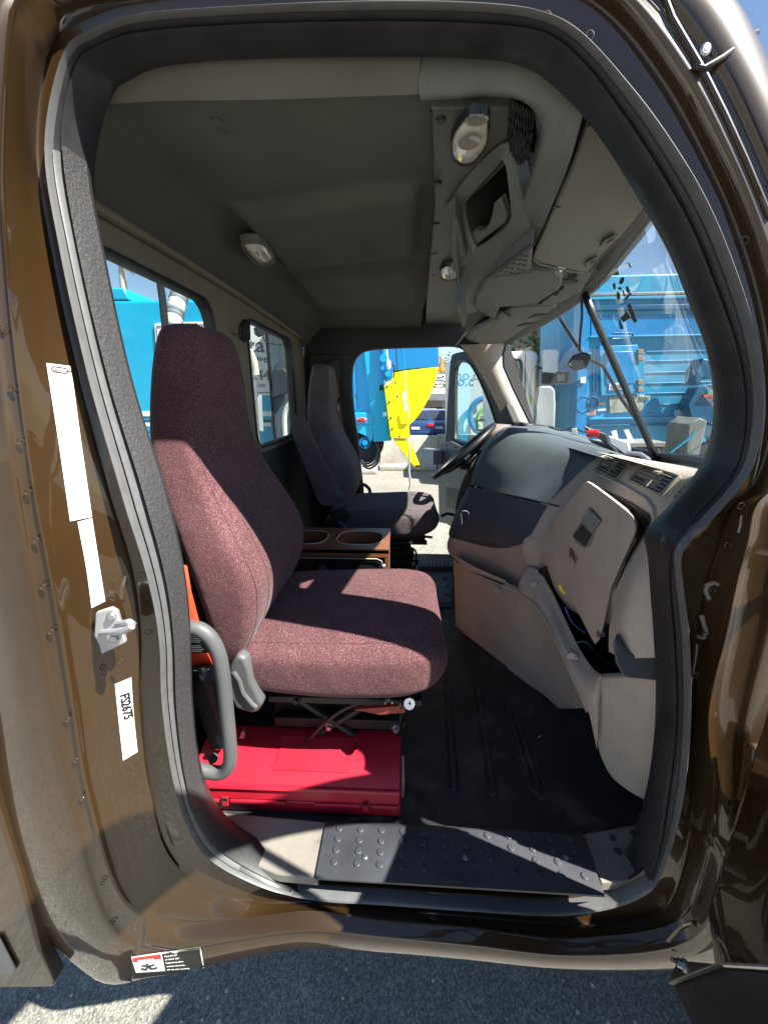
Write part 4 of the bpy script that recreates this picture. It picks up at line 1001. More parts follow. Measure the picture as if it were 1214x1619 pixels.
# taupe body below and round the hump
tb = [[(722,838),(716,866),(718,880)], [(713,842),(708,860),(716,884)], [(714,850),(710,872),(722,892)], [(742,856),(742,884),(752,908)], [(778,864),(782,900),(792,922)], [(806,864),(815,900),(822,930)], [(826,860),(838,890),(846,935)], [(838,856),(848,886),(856,938)]]
obj('taupe_body', MB().grid(catgrid(cols(tb, [1.42, 1.3, 1.2, 1.08, .95, .82, .72, .70]), 36, 18)), BEIGE, da, smooth=80)
ps = [[(994,722),(964,718),(940,726),(906,757),(868,797),(841,842),(826,860),(838,905),(850,945)],
      [(1004,724),(972,722),(950,730),(918,762),(884,805),(862,845),(852,868),(862,905),(875,945)],
      [(1022,727),(990,728),(968,738),(940,772),(910,815),(885,860),(875,895),(880,930),(895,960)],
      [(1052,732),(1022,736),(1000,748),(972,782),(948,830),(925,880),(915,920),(920,950),(935,980)],
      [(1085,738),(1055,744),(1035,756),(1008,790),(992,838),(970,890),(958,930),(962,960),(975,990)],
      [(1120,745),(1095,754),(1078,768),(1050,802),(1032,850),(1012,900),(1000,940),(1002,965),(1010,1000)],
      [(1165,752),(1140,766),(1120,782),(1092,815),(1072,862),(1055,905),(1045,945),(1044,970),(1050,1010)]]
psY = [.72, .67, .57, .43, .3, .18, .06]
PG = catgrid(cols(ps, psY), 48, 48)
pp_ = obj('passenger_panel', MB().grid(PG), BEIGE, da, smooth=80)
_bm = bmesh.new(); _bm.from_mesh(pp_.data); PP_BVH = BVHTree.FromBMesh(_bm)
def pp_hit(u, v, lift=.002):
    d = Vector(ray(u, v)).normalized(); h = PP_BVH.ray_cast(Vector(CAM) - Vector(np.array(da.location)), d)
    if h[0] is None: return PY(u, v, .4)
    n = h[1] if h[1].dot(d) < 0 else -h[1]
    return np.array(h[0]) + np.array(da.location) + np.array(n) * lift
# glove opening: flat black patch on the panel for the shade behind the loose door
oq = [(950,772),(1000,795),(1026,812),(1034,828),(1020,846),(1000,878),(975,930),(962,985),(950,1000),(940,985),(945,900),(985,830)]
obj('glove_shade_patch', MB().grid([[pp_hit(u, v, .004) for u, v in oq], [np.mean([pp_hit(u, v, .004) for u, v in oq], 0) * .9 + pp_hit(*q, .004) * .1 for q in oq]], cv=True), BLACKM, da, smooth=0)
dl = plane3(PY(925, 765, .44), PY(1003, 838, .205), PY(942, 1015, .29))
dq = [(917,772),(922,765),(932,764),(990,808),(1001,822),(1004,838),(998,856),(985,885),(966,930),(956,975),(948,1008),(942,1016),(936,1012),(905,950),(886,905),(870,885),(868,862),(880,820)]
gd = obj('glove_box_door', MB().prism(list(cat([PL(u, v, dl) for u, v in dq], 72, True)), V(.018, .022, -.004)), BEIGE, da, bev=.006, seg=3, label='loose taupe glove box door hanging ajar')
ln = dl[1] if np.dot(dl[1], CAM - dl[0]) > 0 else -dl[1]
lat = [(934,802),(953,822),(940,842),(934,862),(925,868),(911,858),(905,846)]
lo = np.array([PL(u, v, dl) + ln * .0015 for u, v in lat]); lc = lo.mean(0)
obj('latch_recess', MB().grid([lo, [p - ln * .0005 for p in lo * .97 + lc * .03], [p * .9 + lc * .1 - ln * .0 for p in lo], [p * .05 + lc * .95 + ln * .0003 for p in lo]], cv=True), mat('latch_grey_taupe', (.2, .185, .17), .5), gd, smooth=20)
obj('latch_handle', MB().prism([PL(u, v, dl) + ln * .004 for u, v in ((934,803),(952,822),(938,843),(922,826))], ln * .004), mat('latch_slate', (.2, .21, .21), .5), gd, bev=.002)
obj('latch_shadow_gap', MB().prism([PL(u, v, dl) + ln * .002 for u, v in ((907,848),(921,829),(937,845),(926,864))], ln * .001), DARKT, gd)
bq = [(899,872),(903,866),(914,882),(910,891)]
bg_ = obj('door_badge', MB().prism([PL(u, v, dl) + ln * .001 for u, v in bq], ln * .002), STEEL, gd, bev=.0008)
obj('badge_mark', MB().tube([PL(u, v, dl) + ln * .0042 for u, v in ((902,881),(906,874),(908,876),(908,885))], .0014, 6), INK, bg_)
obj('door_lock', MB().cyl(PL(948,1003,dl) - ln * .01, PL(948,1003,dl) + ln * .006, .007), STEEL, gd)
# opening rim above the door and a torn black liner
rim = [(940,747),(990,771),(1022,790),(1034,806),(1035,824),(1030,836)]
obj('opening_rim', MB().tube([pp_hit(u, v, .002) for u, v in rim], .005, 8), BEIGE, da)
obj('torn_liner', MB().prism([pp_hit(u, v, .010) for u, v in ((958,786),(985,795),(1003,806),(1004,815),(1017,827),(1020,833),(1008,846),(995,818))], (.0, .004, 0)), BLACKP, da, smooth=0)
# vents
def vent(cq, n, label=None):
    """cq: four corners, back-left, back-right, front-right, front-left on the top of the panel"""
    Q = [pp_hit(u, v, .003) for u, v in cq]
    def q(s, t): return (Q[0] * (1 - s) + Q[1] * s) * (1 - t) + (Q[3] * (1 - s) + Q[2] * s) * t
    up = np.cross(Q[1] - Q[0], Q[3] - Q[0]); up /= np.linalg.norm(up); up = up if np.dot(up, CAM - Q[0]) > 0 else -up
    c = q(.5, .5)
    O = cat([q(-.06, -.08), q(.5, -.12), q(1.06, -.08), q(1.06, .5), q(1.06, 1.08), q(.5, 1.1), q(-.06, 1.08), q(-.06, .5)], 8, True)
    O = [q(-.08,-.1), q(1.08,-.1), q(1.08,1.1), q(-.08,1.1)]; I = [q(0,0), q(1,0), q(1,1), q(0,1)]
    fr = obj('air_vent', MB().grid([[p - up * .004 for p in O], [p + up * .004 for p in O], [p + up * .004 for p in I], [p - up * .006 for p in I]], cv=True), VENTM, da, bev=.002)
    obj('vent_duct', MB().grid([[p + up * .0002 for p in I], [p * .1 + c * .9 + up * .0002 for p in I]], cv=True), BLACKM, fr, smooth=0)
    for k in range(n):
        t = (k + .5) / n
        a, b, w = q(.02, t), q(.98, t), (q(0, .5 / n) - q(0, 0)) * .62
        obj('vent_slat', MB().prism([a - w + up * .001, b - w + up * .001, b + w * .5 + up * .0035, a + w * .5 + up * .0035], up * .0015), VENTM, fr)
    obj('vent_rod', MB().tube([q(.62, .0) + up * .006, q(.62, 1) + up * .006], .002, 6), VENTM, fr)
    obj('vent_wheel', MB().box(q(.62, .18) + up * .008, (.012, .02, .006)), WHITE if False else VENTM, fr)
vent([(962,722),(994,736),(976,758),(944,743)], 5)
vent([(1020,738),(1070,756),(1046,782),(998,760)], 5)
vent([(1090,765),(1112,772),(1088,796),(1070,788)], 3)
# panel on the right of the glove opening and its lower end
rp = [[(1052,800),(1036,822),(1014,858),(992,900),(974,950),(963,990),(962,1030)], [(1062,830),(1048,850),(1026,880),(1005,915),(990,960),(984,1000),(986,1040)], [(1075,850),(1062,870),(1050,900),(1040,935),(1035,970),(1034,1000),(1036,1040)], [(1085,870),(1075,890),(1068,920),(1064,950),(1062,980),(1062,1010),(1064,1042)]]
obj('end_panel', MB().grid(catgrid(cols(rp, [.2, .14, .09, .05]), 20, 26)), BEIGE, da, smooth=80)
lp_ = [(968,1022),(972,1010),(995,1034),(1066,1036),(1066,1075),(1040,1078),(985,1072),(972,1050)]
obj('end_panel_foot', MB().prism([PY(u, v, .12) for u, v in lp_], (.02, .03, 0)), NAVYG, da, bev=.006)
# black sheet painting the shade of the hollow behind, and loose wires
obj('dash_shade_sheet', MB().grid([[PY(850,900,.66), PY(930,870,.5), PY(1010,830,.34)], [PY(880,1010,.6), PY(950,1010,.46), PY(1010,960,.3)], [PY(930,1100,.5), PY(985,1090,.38), PY(1040,1080,.22)]]), BLACKM, da)
for pts, m_, r in ((((884,924),(887,932),(892,938)), YEL, .004), (((893,960),(905,985),(925,1000)), mat('blue_wire', (.03,.05,.2), .5), .003), (((905,1018),(925,1015),(945,1035),(965,1050),(985,1060)), GREYW, .003), (((915,1020),(938,1030),(960,1055),(985,1068)), BLACKP, .004)):
    obj('loose_wire', MB().tube(list(cat([PY(u, v, .40) for u, v in pts], 14)), r, 7), m_, da)
# heater box: lower centre cover reaching the floor
hb1 = [[(712,882),(716,886),(722,1010),(728,1022)], [(722,890),(728,894),(736,1030),(740,1040)], [(752,906),(757,911),(768,1052),(770,1060)], [(798,925),(801,932),(805,1079),(808,1087)]]
obj('heater_cover', MB().grid(catgrid(cols(hb1, [1.12, 1.05, .93, .803]), 24, 16)), BEIGE, da, smooth=70)
hb2 = [[(795,925),(799,935),(803,1080),(806,1086)], [(822,936),(830,950),(830,1098),(834,1102)], [(848,955),(855,970),(860,1108),(864,1110)], [(867,984),(874,1002),(885,1112),(889,1114)], [(881,1012),(890,1035),(905,1114),(909,1116)], [(897,1045),(906,1068),(919,1116),(924,1118)], [(915,1085),(924,1106),(932,1122),(938,1126)]]
obj('heater_side_cover', MB().grid(catgrid(cols(hb2, [.80, .72, .65, .57, .5, .43, .37]), 30, 16)), BEIGE, da, smooth=70)
obj('cover_ledge', MB().tube([PY(u, v, y - .006) for u, v, y in ((797,927,.795),(812,932,.76),(824,938,.71),(849,957,.64),(868,986,.56),(882,1014,.49),(898,1047,.42),(916,1087,.36),(932,1125,.31))], .011, 10), BEIGE, da)
obj('cover_gap', MB().tube([PY(u, v, y - .002) for u, v, y in ((712,880,1.12),(724,888,1.05),(754,906,.93),(790,922,.82),(818,933,.74))], .004, 6), BLACKP, da)
for u, v, y in ((786,933,.83),(815,1003,.78),(806,1074,.79),(843,925,.66)):
    dm = MB(); dm.tube([(0,0,-.002),(0,0,.002),(0,0,.003),(0,0,.001)], [.016,.015,.010,.006], 16)
    piece('fixing_dimple', dm, BEIGE, da, PY(u, v, y - .006), rot=to_dir((-.6, -.7, .1)))
# the lower tray: a long open bin by the doorway
TP = plane3(PY(945, 1070, .24), PY(1040, 1068, .12), PY(1030, 1270, .12))
bin_f = [(941,1075),(946,1072),(1060,1066),(1064,1290),(1035,1272),(1010,1262),(985,1246),(965,1228),(950,1200),(942,1172)]
obj('tray_end', MB().prism([PL(u, v, TP) for u, v in bin_f[:4]] + list(cat([PL(u, v, TP) for u, v in bin_f[4:]], 24)), (.014, .02, 0)), BEIGE, da, bev=.006, seg=3)
wq_ = [((819,925),(832,901),.70), ((825,937),(848,908),.66), ((848,953),(867,940),.58), ((867,981),(884,976),.50), ((880,1009),(897,1005),.43), ((896,1042),(912,1035),.36), ((912,1078),(930,1063),.29), ((928,1118),(942,1073),.245), ((938,1160),(946,1076),.232), ((943,1186),(950,1090),.23)]
obj('tray_wall', MB().grid(catgrid([[PY(*a, y), PY(*a, y) * .5 + PY(*b, y) * .5 - V(.006, .008, 0), PY(*b, y), PY(*b, y) + V(.014, .008, .001), PY(*b, y) + V(.024, .012, -.14)] for a, b, y in wq_], 40, 14)), BEIGE, da, smooth=60)
for u, v, y in ((845,926,.64),(905,1040,.36)):
    inst(bpy.data.objects['fixing_dimple'], PY(u, v, y - .008), da)
# dash top towards the glass, and the base of the driver's side
obj('dash_top', MB().grid([[V(.62, y, 1.985 if y < 1.3 else 1.99), V(.8, y, 1.95), V(1.1, y, 1.87)] for y in (.05, .4, .62)]), BEIGE, da)
dd = [[V(.60, 1.36, 2.0), V(.46, 1.36, 1.93), V(.33, 1.36, 1.72), V(.33, 1.36, 1.45), V(.6, 1.36, 1.1)], [V(.62, 1.6, 2.0), V(.52, 1.6, 1.94), V(.45, 1.6, 1.76), V(.5, 1.6, 1.6), V(.62, 1.6, 1.1)], [V(.62, 1.99, 1.98), V(.54, 1.99, 1.92), V(.47, 1.99, 1.76), V(.52, 1.99, 1.6), V(.64, 1.99, 1.1)]]
obj('cluster_panel', MB().grid(catgrid(dd, 12, 24)), BEIGE, da, smooth=70)
obj('cluster_top', MB().grid([[V(.66, y, 1.96), V(.75, y, 1.94), V(1.08, y, 1.85)] for y in (.6, 1.0, 1.3, 1.6, 1.99)]), NAVYG, da)
obj('steering_column', MB().cyl(PY(760,735,1.66), PY(735,712,1.66) * .4 + PY(770,745,1.66) * .6 + V(.12, 0, -.12), .05, .06), BLACKP, da)
obj('column_lever', MB().tube([PY(698,816,1.5), PY(707,812,1.48), PY(722,815,1.45)], .009, 8), BLACKP, da)

# ================================================================== STEERING WHEEL
ca, cb = PY(686, 755, 1.66), PY(779, 673, 1.66)
cw = (ca + cb) / 2; ax = (cb - ca) / 2; ay = V(0.02, .225, -.03); nx = np.cross(ax, ay); nx /= np.linalg.norm(nx)
if nx[0] > 0: nx = -nx
sw = thing('steering_wheel', 'black steering wheel behind the slate dash hump', 'steering wheel', cw)
obj('rim', MB().tube([cw + ax * math.cos(a) + ay * math.sin(a) for a in np.linspace(0, 2 * math.pi, 49)[:-1]], .0165, 12, closed=True), BLACKP, sw)
hub = cw - nx * .05
obj('hub', MB().tube([hub - nx * .05, hub - nx * .02, hub + nx * .01, hub + nx * .015], [.06, .085, .08, .05], 20), BLACKP, sw)
for a in (0.15, math.pi - .15, math.pi * 1.28, math.pi * 1.72):
    e = cw + ax * math.cos(a) + ay * math.sin(a); obj('spoke', MB().tube([hub + (e - hub) * .25, hub + (e - hub) * .6 - nx * .006, e], [.022, .016, .012], 8), BLACKP, sw)
# ================================================================== ODDS AND ENDS ON THE DASH TOP
def small(name, label, c_, mb, m, **k):
    o = obj(name, mb, m, None, off=mb.v[0], **k); return tagp(o, label, c_)
tk = MB(); tk.prism([PY(u, v, 1.5) for u, v in ((811,667),(843,671),(846,680),(836,678),(812,673))], (.03, .08, 0))
small('black_clipboard', 'flat black holder lying on the far end of the dash top', 'holder', tk, BLACKP, bev=.004)
tk = MB(); tk.prism([PY(u, v, 1.3) for u, v in ((843,672),(878,676),(880,684),(846,681))], (.03, .06, 0))
small('black_radio_bracket', 'low black bracket between the holder and the red lighter', 'bracket', tk, BLACKP, bev=.004)
small('black_cable', 'thin black cable trailing along the dash top', 'cable', MB().tube(list(cat([PY(u, v, 1.2) for u, v in ((868,674),(880,679),(892,680),(905,676),(920,682),(935,684))], 24)), .004, 7), BLACKP)
small('grey_clip', 'small grey clip standing on the slate dash top', 'clip', MB().prism([PY(u, v, 1.05) for u, v in ((903,678),(911,677),(912,687),(903,688))], (.01, .02, 0)), MIRG, bev=.002)
lt = MB(); lt.cyl(PY(928,685,1.0), PY(946,686,.98), .016)
small('red_lighter', 'bright red cylinder lying on the dash below the windscreen', 'lighter', lt, RED)
tk = MB(); tk.prism([PY(u, v, 1.0) for u, v in ((920,671),(926,674),(958,686),(962,700),(975,715),(962,706),(945,693),(925,680))], (.04, .05, -.01))
small('black_handset', 'long black handset wedged between dash and glass beside the red lighter', 'handset', tk, BLACKP, bev=.005)
tk = MB(); tk.prism([PY(u, v, .9) for u, v in ((960,688),(992,699),(995,712),(988,720),(975,710),(964,703))], (.03, .04, -.005))
small('grey_wedge', 'grey wedge shaped box against the windscreen near the divider', 'box', tk, MIRG, bev=.005)
pn = MB(); pn.tube([PY(990,716,.86), PY(1012,718,.84), PY(1026,728,.82)], .008, 8)
small('silver_pen', 'short silver tube beside the vents at the foot of the glass', 'pen', pn, STEEL)
# ================================================================== SEATS
def sect_back(z, xr, xf, hw, cx_, yc, n=48, rec=.012):
    """horizontal slice of a backrest: bulging corners and a shallow hollow in the front"""
    a = (xf - xr) / 2; mx = (xf + xr) / 2; P = []
    for k in range(n):
        t = 2 * math.pi * k / n; c, s = math.cos(t), math.sin(t); e = 2 / 5.0
        x = a * math.copysign(abs(c) ** e, c); y = hw * math.copysign(abs(s) ** e, s)
        if x > 0: x -= rec * (1 - (y / hw) ** 2) ** 1 * (x / a)
        P.append(V(mx + x, yc + y, z))
    return P
def make_seat(label, fab, ox, oy, k=0.0, front=0.0, armrest=False):
    yc = .435 + oy
    t = thing('passenger_seat' if not armrest else 'driver_seat', label, 'seat', (ox - .1, yc, 1.03), None)
    lev = [(2.318, -.535, -.49, .045), (2.312, -.55, -.475, .09), (2.285, -.562, -.460, .128), (2.19, -.578, -.456, .160), (2.05, -.586, -.458, .192), (1.94, -.565, -.422, .218),
           (1.82, -.525, -.362, .25), (1.72, -.50, -.325, .262), (1.62, -.48, -.335, .26), (1.53, -.465, -.375, .25), (1.46, -.455, -.405, .225), (1.43, -.45, -.42, .19)]
    if armrest: lev = [(z, a, b - .02 * 0, h) for z, a, b, h in lev]
    G = [sect_back(z, xr + ox, xf + ox, hw, 0, yc) for z, xr, xf, hw in lev]
    G = [[(p * .02 + np.mean(G[0], 0) * .98) for p in G[0]]] + G + [[(p * .02 + np.mean(G[-1], 0) * .98) for p in G[-1]]]
    GG = catgrid(G, 60, 96, cv=True)
    bk = obj('backrest', MB().grid(GG, cv=True), fab, t, smooth=80)
    rr = 96
    for col, nm in ((int(96 * .868), 0), (int(96 * .132), 1)):
        obj('seam', MB().tube([GG[i][col] + V(.0005, 0, 0) for i in range(4, 54)], .0018, 6), fab, bk)
    if True:                                            # puckered stitch line down the middle of the backrest
        pts = [GG[i][int(96 * .955)] + V(.0005, 0, 0) for i in range(22, 50)]; obj('stitch_line', MB().tube(pts, .0013, 5), fab, bk)
    cl = [(-.43, 1.42, 1.50, .19), (-.42, 1.405, 1.53, .225), (-.38, 1.395, 1.55, .25), (-.2, 1.39, 1.558, .262), (-.02, 1.395, 1.565, .264), (.06, 1.41, 1.562, .258), (.105, 1.432, 1.552, .24), (.128, 1.46, 1.53, .21), (.134, 1.48, 1.51, .17)]
    def sect_c(x, z0, z1, hw, n=48):
        a = (z1 - z0) / 2; mz = (z0 + z1) / 2; P = []
        for q in range(n):
            th = 2 * math.pi * q / n; c, s = math.cos(th), math.sin(th); e = 2 / 4.2
            y = hw * math.copysign(abs(c) ** e, c); z = a * math.copysign(abs(s) ** e, s)
            if z > 0: z -= .010 * (1 - (y / hw) ** 2) * (z / a)
            else: z -= 0.012 * (1 - abs(x + .1) / .3) 
            P.append(V(x + ox + (front if x > 0 else 0), yc + y, mz + z))
        return P
    C_ = [sect_c(*q) for q in cl]
    C_ = [[(p * .02 + np.mean(C_[0], 0) * .98) for p in C_[0]]] + C_ + [[(p * .02 + np.mean(C_[-1], 0) * .98) for p in C_[-1]]]
    CC = catgrid(C_, 60, 96, cv=True)
    cu = obj('cushion', MB().grid(CC, cv=True), fab, t, smooth=80)
    for col in (int(96 * .368), int(96 * .132)):
        obj('seam', MB().tube([CC[i][col] + V(0, 0, .0003) for i in range(8, 54)], .0018, 6), fab, cu)
    # seat frame, runners, suspension base
    fr = MB(); fr.box2((ox - .36, yc - .19, 1.365), (ox + .06, yc + .19, 1.4)); obj('seat_pan', fr, BLACKM, t, bev=.004)
    for s in (-1, 1):
        obj('seat_rail', MB().box((ox - .14, yc + s * .19, 1.355), (.42, .03, .02)), BLACKM, t, bev=.002)
    ba = MB()
    ba.grid([[V(ox - .40, yc + s * .09, 1.03), V(ox - .36, yc + s * .09, 1.36)] for s in (-1, 1)] + [[V(ox + .0, yc + s * .09, 1.03), V(ox - .02, yc + s * .09, 1.36)] for s in (1, -1)], cu=True)
    obj('suspension_base', ba, BLACKM, t, smooth=20)
    obj('base_crossbar', MB().box((ox - .17, yc - .12, 1.20), (.40, .02, .035)), BLACKM, t, bev=.003)
    for x, z in ((-.27, 1.36), (-.02, 1.36)):
        b_ = MB(); b_.cyl(V(ox + x, yc - .20, z), V(ox + x, yc - .21, z), .013, n=6); b_.cyl(V(ox + x, yc - .21, z), V(ox + x, yc - .22, z), .007, n=10)
        obj('bolt', b_, STEEL if x > -.2 else BLACKM, t)
    for x in (-.2, .0):
        b_ = MB(); b_.cyl(V(ox + x, yc - .13, 1.2), V(ox + x, yc - .14, 1.2), .012, n=6); b_.cyl(V(ox + x, yc - .14, 1.2), V(ox + x, yc - .15, 1.2), .007, n=10)
        obj('bolt', b_, STEEL, t)
    for s in (-1, 1):
        obj('scissor_arm', MB().tube([V(ox - .34, yc + s * .13, 1.08), V(ox - .02, yc + s * .13, 1.33)], .012, 8), BLACKM, t)
        obj('scissor_arm', MB().tube([V(ox - .02, yc + s * .13, 1.08), V(ox - .34, yc + s * .13, 1.33)], .012, 8), BLACKM, t)
    obj('air_line', MB().tube(list(cat([V(ox - .3, yc - .15, 1.1), V(ox - .2, yc - .17, 1.25), V(ox - .1, yc - .16, 1.31), V(ox + .01, yc - .14, 1.28), V(ox + .0, yc - .12, 1.1)], 24)), .006, 8), BLACKP, t)
    obj('slide_lever', MB().tube([V(ox + .0, yc - .12, 1.37), V(ox + .08, yc - .14, 1.37), V(ox + .1, yc - .16, 1.375)], .008, 8), BLACKP, t)
    return t, yc, GG, CC
ps_t, ycp, PGB, PCC = make_seat('burgundy tweed high backed seat nearest the open doorway, half in sunlight', SEATF, 0, 0)
# recliner cover and hinge of the near seat
rc = [(362,1052),(374,1036),(388,1042),(394,1058),(398,1078),(412,1106),(416,1114),(408,1126),(400,1130),(372,1122),(360,1100)]
obj('recliner_cover', MB().prism([PY(u, v, .165) for u, v in rc], (.0, .035, 0)), HANDLE, ps_t, bev=.010, seg=4)
obj('recliner_groove', MB().tube([PY(u, v, .163) for u, v in ((369,1062),(378,1075),(384,1095),(398,1112),(405,1118))], .006, 8), HANDLE, ps_t)
obj('tilt_latch', MB().tube([PY(452,945,.62), PY(462,938,.64), PY(472,934,.66)], [.016,.018,.016], 10), BLACKP, ps_t)
obj('red_bounce_rail', MB().prism([PY(u, v, .2) for u, v in ((560,1122),(640,1116),(640,1127),(600,1130))], (0, .01, 0)), mat('rail_bounce_red', (.3, .03, .02), .5), ps_t)  # rail strip painted red for light reflected off the red case
obj('latch_pivot', MB().cyl(PY(647,1113,.19), PY(647,1113,.18), .014, n=12), STEEL, ps_t)
obj('latch_strap', MB().tube([PY(632,1116,.19), PY(648,1112,.185), PY(656,1110,.2)], .008, 8), BLACKM, ps_t)

ds_t, ycd, DGB, DCC = make_seat('tweed driver seat, coloured greyer for shade, with a folded up armrest on the far side', SEATD, .095, 1.19, armrest=True)
# armrest folded up against the near side of the driver's backrest
arq = [(468,655),(475,656),(484,670),(492,690),(535,770),(537,788),(528,800),(510,801),(500,790),(470,710),(460,680),(460,664)]
aq = [PY(u, v, ycd - .27) for u, v in arq]
obj('armrest', MB().prism(aq, (0, .07, 0)), SEATD, ds_t, bev=.028, seg=5)
obj('armrest_pivot', MB().cyl(PY(538,781,ycd-.26), PY(538,781,ycd-.28), .022), BLACKP, ds_t)
rc2 = [(522,812),(548,800),(556,815),(545,830),(552,842),(540,852),(520,848)]
obj('recliner_cover', MB().prism([PY(u, v, ycd - .275) for u, v in rc2], (0, .04, 0)), BLACKP, ds_t, bev=.01)
obj('recliner_lever', MB().tube([PY(536,826,ycd-.28), PY(545,831,ycd-.29), PY(549,840,ycd-.29)], .011, 8), NAVYG, ds_t)
obj('buckle', MB().prism([PY(u, v, ycd - .29) for u, v in ((583,845),(587,844),(592,853),(589,855))], (0, .01, 0)), RED, ds_t)

# ================================================================== GRAB HANDLES
def handle(label, pts, y, r, loc):
    P = cat([PY(u, v, y) for u, v in pts], 60)
    t = obj('grab_handle', MB().tube(list(P), r, 14), HANDLE, None, off=P[0], smooth=80)
    return tagp(t, label, 'grab handle', 'grab handles beside the seats')
handle('thick grey tube grab handle in front of the orange seat belt by the doorway', [(276,994),(300,992),(318,996),(334,1010),(346,1034),(353,1070),(358,1120),(363,1170),(364,1200),(358,1216),(346,1222),(325,1219),(300,1212)], .10, .0165, None)
handle('dark grab handle rising beyond the driver seat at the far doorway', [(566,766),(574,766),(581,770),(585,778),(585,800),(585,815)], 1.98, .012, None)

# ================================================================== SEAT BELTS
sb_ = thing('seat_belt', 'bright orange seat belt with a black warning tag behind the grab handle', 'seat belt', PY(310, 1000, .09))
bl_ = [[(279,890),(296,894)], [(285,930),(303,935)], [(292,980),(316,985)], [(298,1020),(327,1026)], [(300,1052),(338,1050)]]
obj('webbing', MB().grid([[PY(*a, .125), PY(*b, .135)] for a, b in bl_]), ORANGE, sb_, solid=.0016)
tg = obj('care_tag', MB().grid([[PY(*a, .122), PY(*b, .131)] for a, b in ([(296,1003),(321,1002)], [(298,1032),(330,1032)])]), INK, sb_, solid=.001)
for k in range(9):
    v = 1006 + 2.9 * k
    if k == 4: continue
    a, b = 300 + k * .4, 300 + k * .4 + random.uniform(12, 22)
    obj('tag_line', MB().grid([[PY(a, v, .1195), PY(b, v - .3, .1265)], [PY(a, v + 1.1, .1195), PY(b, v + .8, .1265)]]), WHITE, tg, smooth=0)
bo = [[(303,1054),(340,1050)], [(306,1080),(346,1080)], [(318,1110),(352,1112)], [(330,1150),(362,1150)], [(340,1180),(372,1178)]]
obj('buckle_boot', MB().grid([[PY(*a, .14), PY(*a, .115) * .5 + PY(*b, .115) * .5, PY(*b, .14)] for a, b in bo]), BLACKP, sb_, smooth=70, solid=.01)
obj('boot_mark', MB().tube([PY(306, 1060, .118), PY(314, 1060, .115), PY(318, 1061, .114), PY(324, 1059, .114), PY(331, 1058, .116)], [.0008, .0014, .002, .0016, .001], 6), WHITE, sb_)
dbt = thing('seat_belt', 'rust brown seat belt hanging from the black guide on the far pillar', 'seat belt', PY(535, 640, 2.0))
obj('webbing', MB().grid([[PY(*a, 2.0), PY(*b, 2.0)] for a, b in ([(526,600),(536,600)], [(527,630),(537,630)], [(531,660),(541,660)], [(537,690),(545,690)], [(540,702),(548,702)])]), BROWNW, dbt, solid=.002)
obj('belt_guide', MB().prism([PY(u, v, 2.02) for u, v in ((522,570),(536,568),(538,600),(523,602))], (0, -.02, 0)), BLACKP, dbt, bev=.006)
obj('belt_tongue', MB().prism([PY(u, v, 1.985) for u, v in ((530,640),(537,640),(536,648),(533,651),(530,647))], (0, .004, 0)), STEEL, dbt)
obj('belt_anchor', MB().tube([PY(526,632,1.98), PY(540,632,1.98)], .012, 10), BLACKP, dbt)

# ================================================================== RED CASE under the near seat
rk = thing('red_case', 'long red plastic emergency kit case on the floor under the burgundy seat', 'case', (-.27, .25, 1.03))
x0, x1 = -.575, .018
def ext(prof, a, b): return MB().grid([[V(a, y, z) for y, z in prof], [V(b, y, z) for y, z in prof]], cv=True)
def capped(prof, a, b):
    mb = MB(); n = len(prof)
    mb.prism([V(a, y, z) for y, z in prof], (b - a, 0, 0)); return mb
obj('case_body', capped([(.165, 1.026), (.158, 1.076), (.335, 1.076), (.33, 1.026)], x0, x1), REDP, rk, bev=.005, seg=3)
obj('case_lid', capped([(.156, 1.079), (.162, 1.122), (.178, 1.134), (.3, 1.168), (.325, 1.165), (.337, 1.079)], x0 + .002, x1 - .002), REDP, rk, bev=.006, seg=3)
obj('lid_panel', capped([(.197, 1.142), (.281, 1.1655), (.281, 1.1665), (.197, 1.143)], -.34, -.12), REDP, rk, bev=.001)
obj('lid_rib', capped([(.20, 1.1425), (.205, 1.1452), (.21, 1.1455)], -.35, -.11), REDP, rk)
obj('lid_rib', capped([(.28, 1.165), (.285, 1.168), (.29, 1.168)], -.35, -.11), REDP, rk)
for xc in (-.47, -.08):
    l = obj('case_latch', capped([(.150, 1.06), (.150, 1.088), (.158, 1.088), (.158, 1.06)], xc - .009, xc + .009), REDP, rk, bev=.002)
    obj('latch_slot', capped([(.149, 1.083), (.149, 1.09), (.152, 1.09), (.152, 1.083)], xc - .009, xc + .009), BLACKP, l)
obj('lid_step', capped([(.154, 1.118), (.158, 1.126), (.168, 1.126), (.165, 1.118)], x0 + .004, x1 - .004), REDP, rk, bev=.002)
for a, b in ((-.565, -.485), (-.455, -.30), (-.22, -.095), (-.065, .01)):
    obj('case_rim', capped([(.151, 1.072), (.151, 1.081), (.158, 1.081), (.158, 1.072)], a, b), REDP, rk, bev=.0015)
obj('case_clasp', MB().prism([V(x1, .20, 1.05), V(x1, .26, 1.05), V(x1, .26, 1.14), V(x1, .2, 1.13)], (.008, 0, 0)), mat('worn_ivory_plastic', (.5, .4, .33), .6), rk, bev=.003)
obj('case_bracket', MB().prism([PY(u, v, .27) for u, v in ((378,1168),(383,1156),(387,1158),(386,1168))], (.0, .01, 0)), GREYW, rk)
# belt buckle end glimpsed left of the case
small('red_buckle', 'small red belt buckle lying left of the red case behind the grab handle', 'buckle', MB().prism([PY(u, v, .2) for u, v in ((335,1184),(340,1175),(350,1180),(351,1184),(344,1187))], (0, .03, 0)), RED, bev=.002)
ab = MB(); ab.cyl(PY(337,1199,.17), PY(337,1199,.16), .013, n=12)
small('belt_anchor_bolt', 'black anchor bolt on the floor left of the red case', 'bolt', ab, BLACKM)

